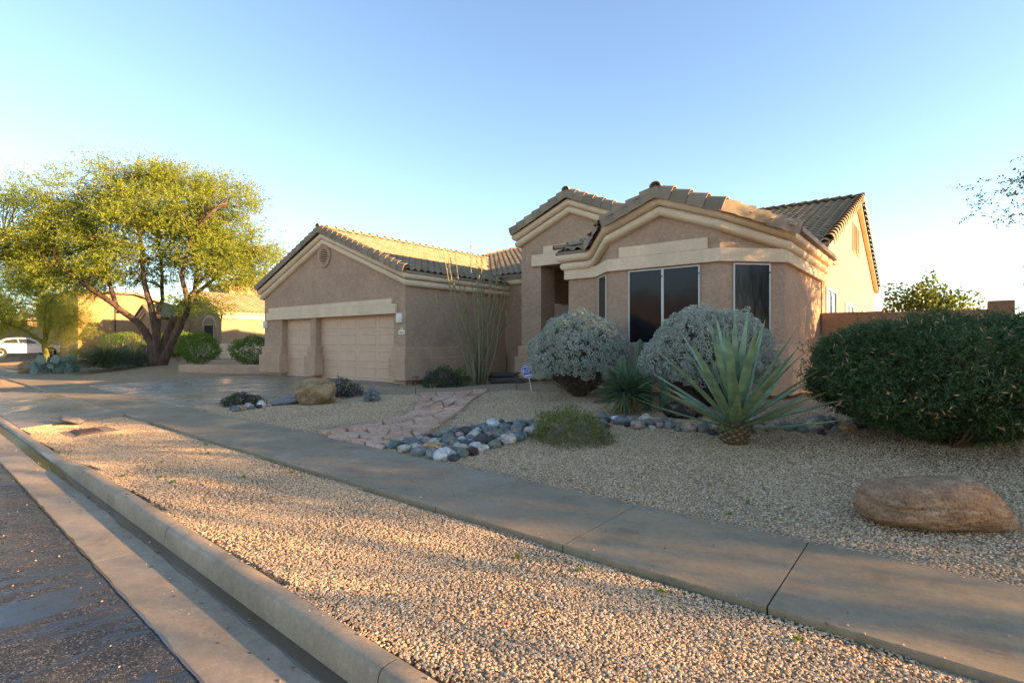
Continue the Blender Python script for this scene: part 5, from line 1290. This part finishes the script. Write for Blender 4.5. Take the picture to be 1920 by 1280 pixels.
# far greenery closing the street
random.seed(31)
for i, (x, y, h_, r_) in enumerate(((-75, 8, 6, 4), (-92, 4, 7, 5), (-100, 12, 8, 5), (-68, 25, 6, 4), (-120, -4, 8, 6), (-110, 22, 8, 6))):
    cl = ell(46, (0, 0, h_*.62), (r_, r_, h_*.4), -.9, .5)
    tree('street_tree', ['round green tree behind the white car', 'taller tree farther down the street', 'wide tree beyond the beige house', 'tree behind the orange house', 'tree at the end of the road', 'tall tree far behind the beige house'][i], (x, y, .4), [([(0, 0, -.2), (.1, 0, h_*.3), (0, .1, h_*.55)], .25, .1), ([(0, 0, h_*.3), (r_*.5, 0, h_*.6)], .12, .04), ([(0, 0, h_*.3), (-r_*.5, .3, h_*.6)], .12, .04)], cl, 'mesqbark', 'mesqleaf', 16, 6, .34, .09, .3, .1, 40+i, 'trees along the street', (.5, 1.1), .8)

# ------------------------------------------------------------------ white sedan in the neighbour's drive (nose towards +Y)
car = thing('car', 'white four door sedan parked in front of the beige wall', 'car', (-56, 9.1, .52))
L_ = 4.75
side = [(-2.36, .55), (-2.38, .78), (-2.30, .98), (-1.75, 1.02), (-1.15, 1.36), (-.5, 1.45), (.25, 1.42), (1.02, 1.02), (1.75, .90), (2.22, .76), (2.38, .58), (2.34, .30), (-2.30, .30)]
def cs(y, z):
    hw = .90*(1-.10*abs(y/2.38)**3); return hw*(1-max(0, z-.98)*.42)
m = MB(); nn_ = len(side); vs = []
rows = [(1.0, 0), (.97, .04), (0.0, .05)]
for sgn in (1, -1):
    for k, (fx_, up_) in enumerate(rows):
        for y, z in side: vs.append((sgn*cs(y, z)*fx_, y*(1 if k == 0 else .998), z+(up_ if z > .6 else 0)))
fs = []
for b_ in (0, 3*nn_):
    for k in range(2):
        for j in range(nn_): fs.append((b_+k*nn_+j, b_+k*nn_+(j+1) % nn_, b_+(k+1)*nn_+(j+1) % nn_, b_+(k+1)*nn_+j))
    fs.append(tuple(b_+j for j in range(nn_)))
m.add(vs, fs)
cb = obj('body', m.mesh('body', 35), m_plain('white_car_paint', (.72, .73, .74), .22, .02, 3, 0, 60, .6), car)
for sgn in (1, -1):
    x = lambda y, z: sgn*(cs(y, z)+.004)
    for q in (((-1.45, 1.05), (-1.1, 1.31), (-.5, 1.39), (-.42, 1.05)), ((-.34, 1.05), (-.42, 1.39), (.2, 1.36), (.75, 1.06))):
        obj('window', MB().prism([(x(y, z), y, z) for y, z in q], (-sgn*.01, 0, 0)), 'glass', cb)
    for y in (-1.45, 1.45):
        wl = obj('wheel', MB().lathe([(.16, -.11), (.32, -.1), (.335, -.05), (.335, .05), (.32, .1), (.16, .11)], (sgn*.80, y, .335), 20, Matrix(((0, 0, 1), (0, 1, 0), (-1, 0, 0)))), m_plain('tyre', (.02, .02, .02), .8), car)
        obj('rim', MB().lathe([(.22, .105), (.2, .12), (.05, .1)], (sgn*.80, y, .335), 10, Matrix(((0, 0, sgn), (0, 1, 0), (-1, 0, 0)))), m_plain('alloy', (.35, .35, .36), .3, .05, 5, 0, 5, .5, .8), wl)
        obj('wheel_arch', MB().lathe([(.0, 0), (.39, .001), (.39, .012), (.0, .013)], (sgn*(.90*(1-.10*abs(y/2.38)**3)+.001)-(.006 if sgn < 0 else 0), y, .345), 20, Matrix(((0, 0, sgn), (0, 1, 0), (-1, 0, 0)))), 'dark', cb)
    obj('headlight', MB().box(sgn*.52, sgn*.80, 2.12, 2.27, .66, .78), m_plain('lamp_glass', (.6, .6, .62), .1), cb); obj('tail_light', MB().box(sgn*.55, sgn*.84, -2.37, -2.25, .78, .92), m_plain('lamp_red', (.4, .02, .02), .2), cb)
    obj('mirror', MB().box(sgn*.90, sgn*1.06, .62, .74, 1.0, 1.13), bpy.data.materials['white_car_paint'], cb, bevel=.03)
    for y in (-.75, .22): obj('door_handle', MB().box(sgn*.885, sgn*.915, y, y+.16, .86, .89), 'frame', cb)
obj('windscreen', MB().prism([(-.62, .30, 1.45), (.62, .30, 1.45), (.72, 1.0, 1.085), (-.72, 1.0, 1.085)], (0, .012, .02)), 'glass', cb)
# house across the street, seen only in the window panes
h5 = thing('house', 'sunlit stucco house across the street with gable and garage', 'house', (-19, -22, 0))
def h5p(n_, mb, mat, par=None): return obj(n_, mb, mat, par or h5, par is None)
h5p('wall', MB().box(-30, -8, -32, -20, -.1, 4.0), 'nstucco'); h5p('gable', MB().prism([(-26, -19.7, -.1), (-16, -19.7, -.1), (-16, -19.7, 4.0), (-21, -19.7, 6.0), (-26, -19.7, 4.0)], (0, -10, 0)), 'nstucco')
h5p('roof', MB().prism([(-30.5, -19.2, 4.0), (-30.5, -32.5, 4.0), (-30.5, -26, 6.4)], (23, 0, 0)), 'ntile'); h5p('roof', MB().prism([(-26.5, -19.3, 3.9), (-21, -19.3, 6.1), (-15.5, -19.3, 3.9), (-15.5, -19.3, 4.1), (-21, -19.3, 6.35), (-26.5, -19.3, 4.1)], (0, -10, 0)), 'ntile')
gd5 = h5p('garage_door', MB().box(-24, -18.5, -19.699, -19.64, 0, 2.4), 'gdoor')
for k in range(4): h5p('panel', MB().box(-23.9, -18.6, -19.639, -19.62, .05+k*.6, .58+k*.6), 'gdoor', gd5)
for x in (-13.5, -10.5):
    w5 = h5p('window', MB().box(x-.8, x+.8, -19.999, -19.94, 1.2, 2.9), 'frame'); h5p('pane', MB().box(x-.72, x+.72, -19.939, -19.93, 1.28, 2.82), 'glass', w5)
# fallen leaves, twigs and spilled stones
M['litter'] = m_leaf('leaf_litter', [(.16, .09, .045), (.30, .19, .10), (.10, .06, .035), (.24, .12, .06)], .1, .8)
P_ = []
for cx_, cy_, rr_, nn_ in ((.1, 8.6, 1.7, 1500), (-2.1, 7.7, .9, 160), (-3.4, 9.9, 1.2, 400), (-6.2, 10.0, 1.1, 350), (-4.3, 8.7, .7, 150), (-4.2, 6.7, .8, 160), (-11.5, 12.0, 1.0, 250), (-12.4, 8.3, .8, 120), (1.6, 7.2, 1.6, 700)):
    for k in range(nn_):
        a_ = random.uniform(0, 6.28); r_ = rr_*math.sqrt(random.random())*random.uniform(.6, 1.15); x, y = cx_+math.cos(a_)*r_, cy_+math.sin(a_)*r_*.85; P_.append((x, y, gz(x, y)+random.uniform(.008, .022)))
for k in range(420):
    sx_ = random.uniform(-13, 2.5); tt = random.choice((random.gauss(1.3, .12), random.uniform(1.6, 4.6), random.uniform(4.6, 7))); x, y = sx_, tt-K*sx_
    z = -.143 if tt < 1.44 else (.004 if (1.44 < tt < 1.6 or 3.28 < tt < 4.58) else gz(x, y)+.014); P_.append((x, y, z+.003))
P_ = np.array(P_); n = len(P_); d = rng.normal(size=(n, 3)); d[:, 2] *= .25
V1, F1 = leaves(P_, d, rng.uniform(.018, .05, n), .007, 0, (0, 0, 1)); tag(obj('leaf_litter', np_mesh('leaf_litter', V1, F1), 'litter'), 'dry brown leaf litter strewn under the shrubs and along the paving', 'leaf litter', None, 'stuff')
ico = rock_mesh(2.2, 1, (1, .8, .6), .2); iv = np.array([tuple(v.co) for v in ico.vertices]); itr = np.array([tuple(q.vertices) for q in ico.polygons]); Vs = []; Fs = []
for k in range(420):
    sx_ = random.uniform(-12, 2.2); e_ = random.random(); tt = random.choice((3.28+.10*e_*e_+.01, 4.57-.12*e_*e_, 1.60-.07*e_*e_, random.uniform(3.3, 4.5) if e_ < .25 else 4.56, .97-.5*e_, 1.1+.3*e_)); x, y = sx_, tt-K*sx_; r_ = random.uniform(.004, .010)
    z = -.128 if tt < 1.0 else (-.142 if tt < 1.44 else (curb_top(x) if tt < 1.61 else 0)); a_ = random.uniform(0, 6.28); c_, s_ = math.cos(a_), math.sin(a_)
    Vs.append(iv @ np.array([[c_, s_, 0], [-s_, c_, 0], [0, 0, 1]])*r_+np.array([x, y, z+r_*.5])); Fs.append(itr+k*len(iv))
o = obj('spilled_gravel', np_mesh('spilled_gravel', np.concatenate(Vs), np.concatenate(Fs)), None); s = NT('loose_stone'); o.data.materials.append(s.fin(s.ramp(s.rnd(), PEB), .8)); tag(o, 'loose stones spilled over the edges of sidewalk, kerb and gutter', 'gravel', None, 'stuff')
# weeds in the gravel
M['weed'] = m_leaf('weed_leaf', [(.10, .2, .02), (.16, .28, .03)], .3)
random.seed(77)
for i in range(26):
    sx_ = random.uniform(-9, 1.2); tt = random.choice((random.uniform(1.7, 3.2), random.uniform(4.7, 6.0))); x, y = sx_, tt-K*sx_
    n = 14; d = rng.normal(size=(n, 3)); d[:, 2] = np.abs(d[:, 2])*.8+.3; V1, F1 = leaves(np.zeros((n, 3)), d, rng.uniform(.02, .05, n), .006)
    o = obj('weed', np_mesh('weed', V1, F1), 'weed', None, loc=(x, y, gz(x, y)+.008)); tag(o, 'tiny green weed sprouting in the tan gravel', 'weed', 'weeds in the gravel')
print('objects', len(bpy.data.objects))
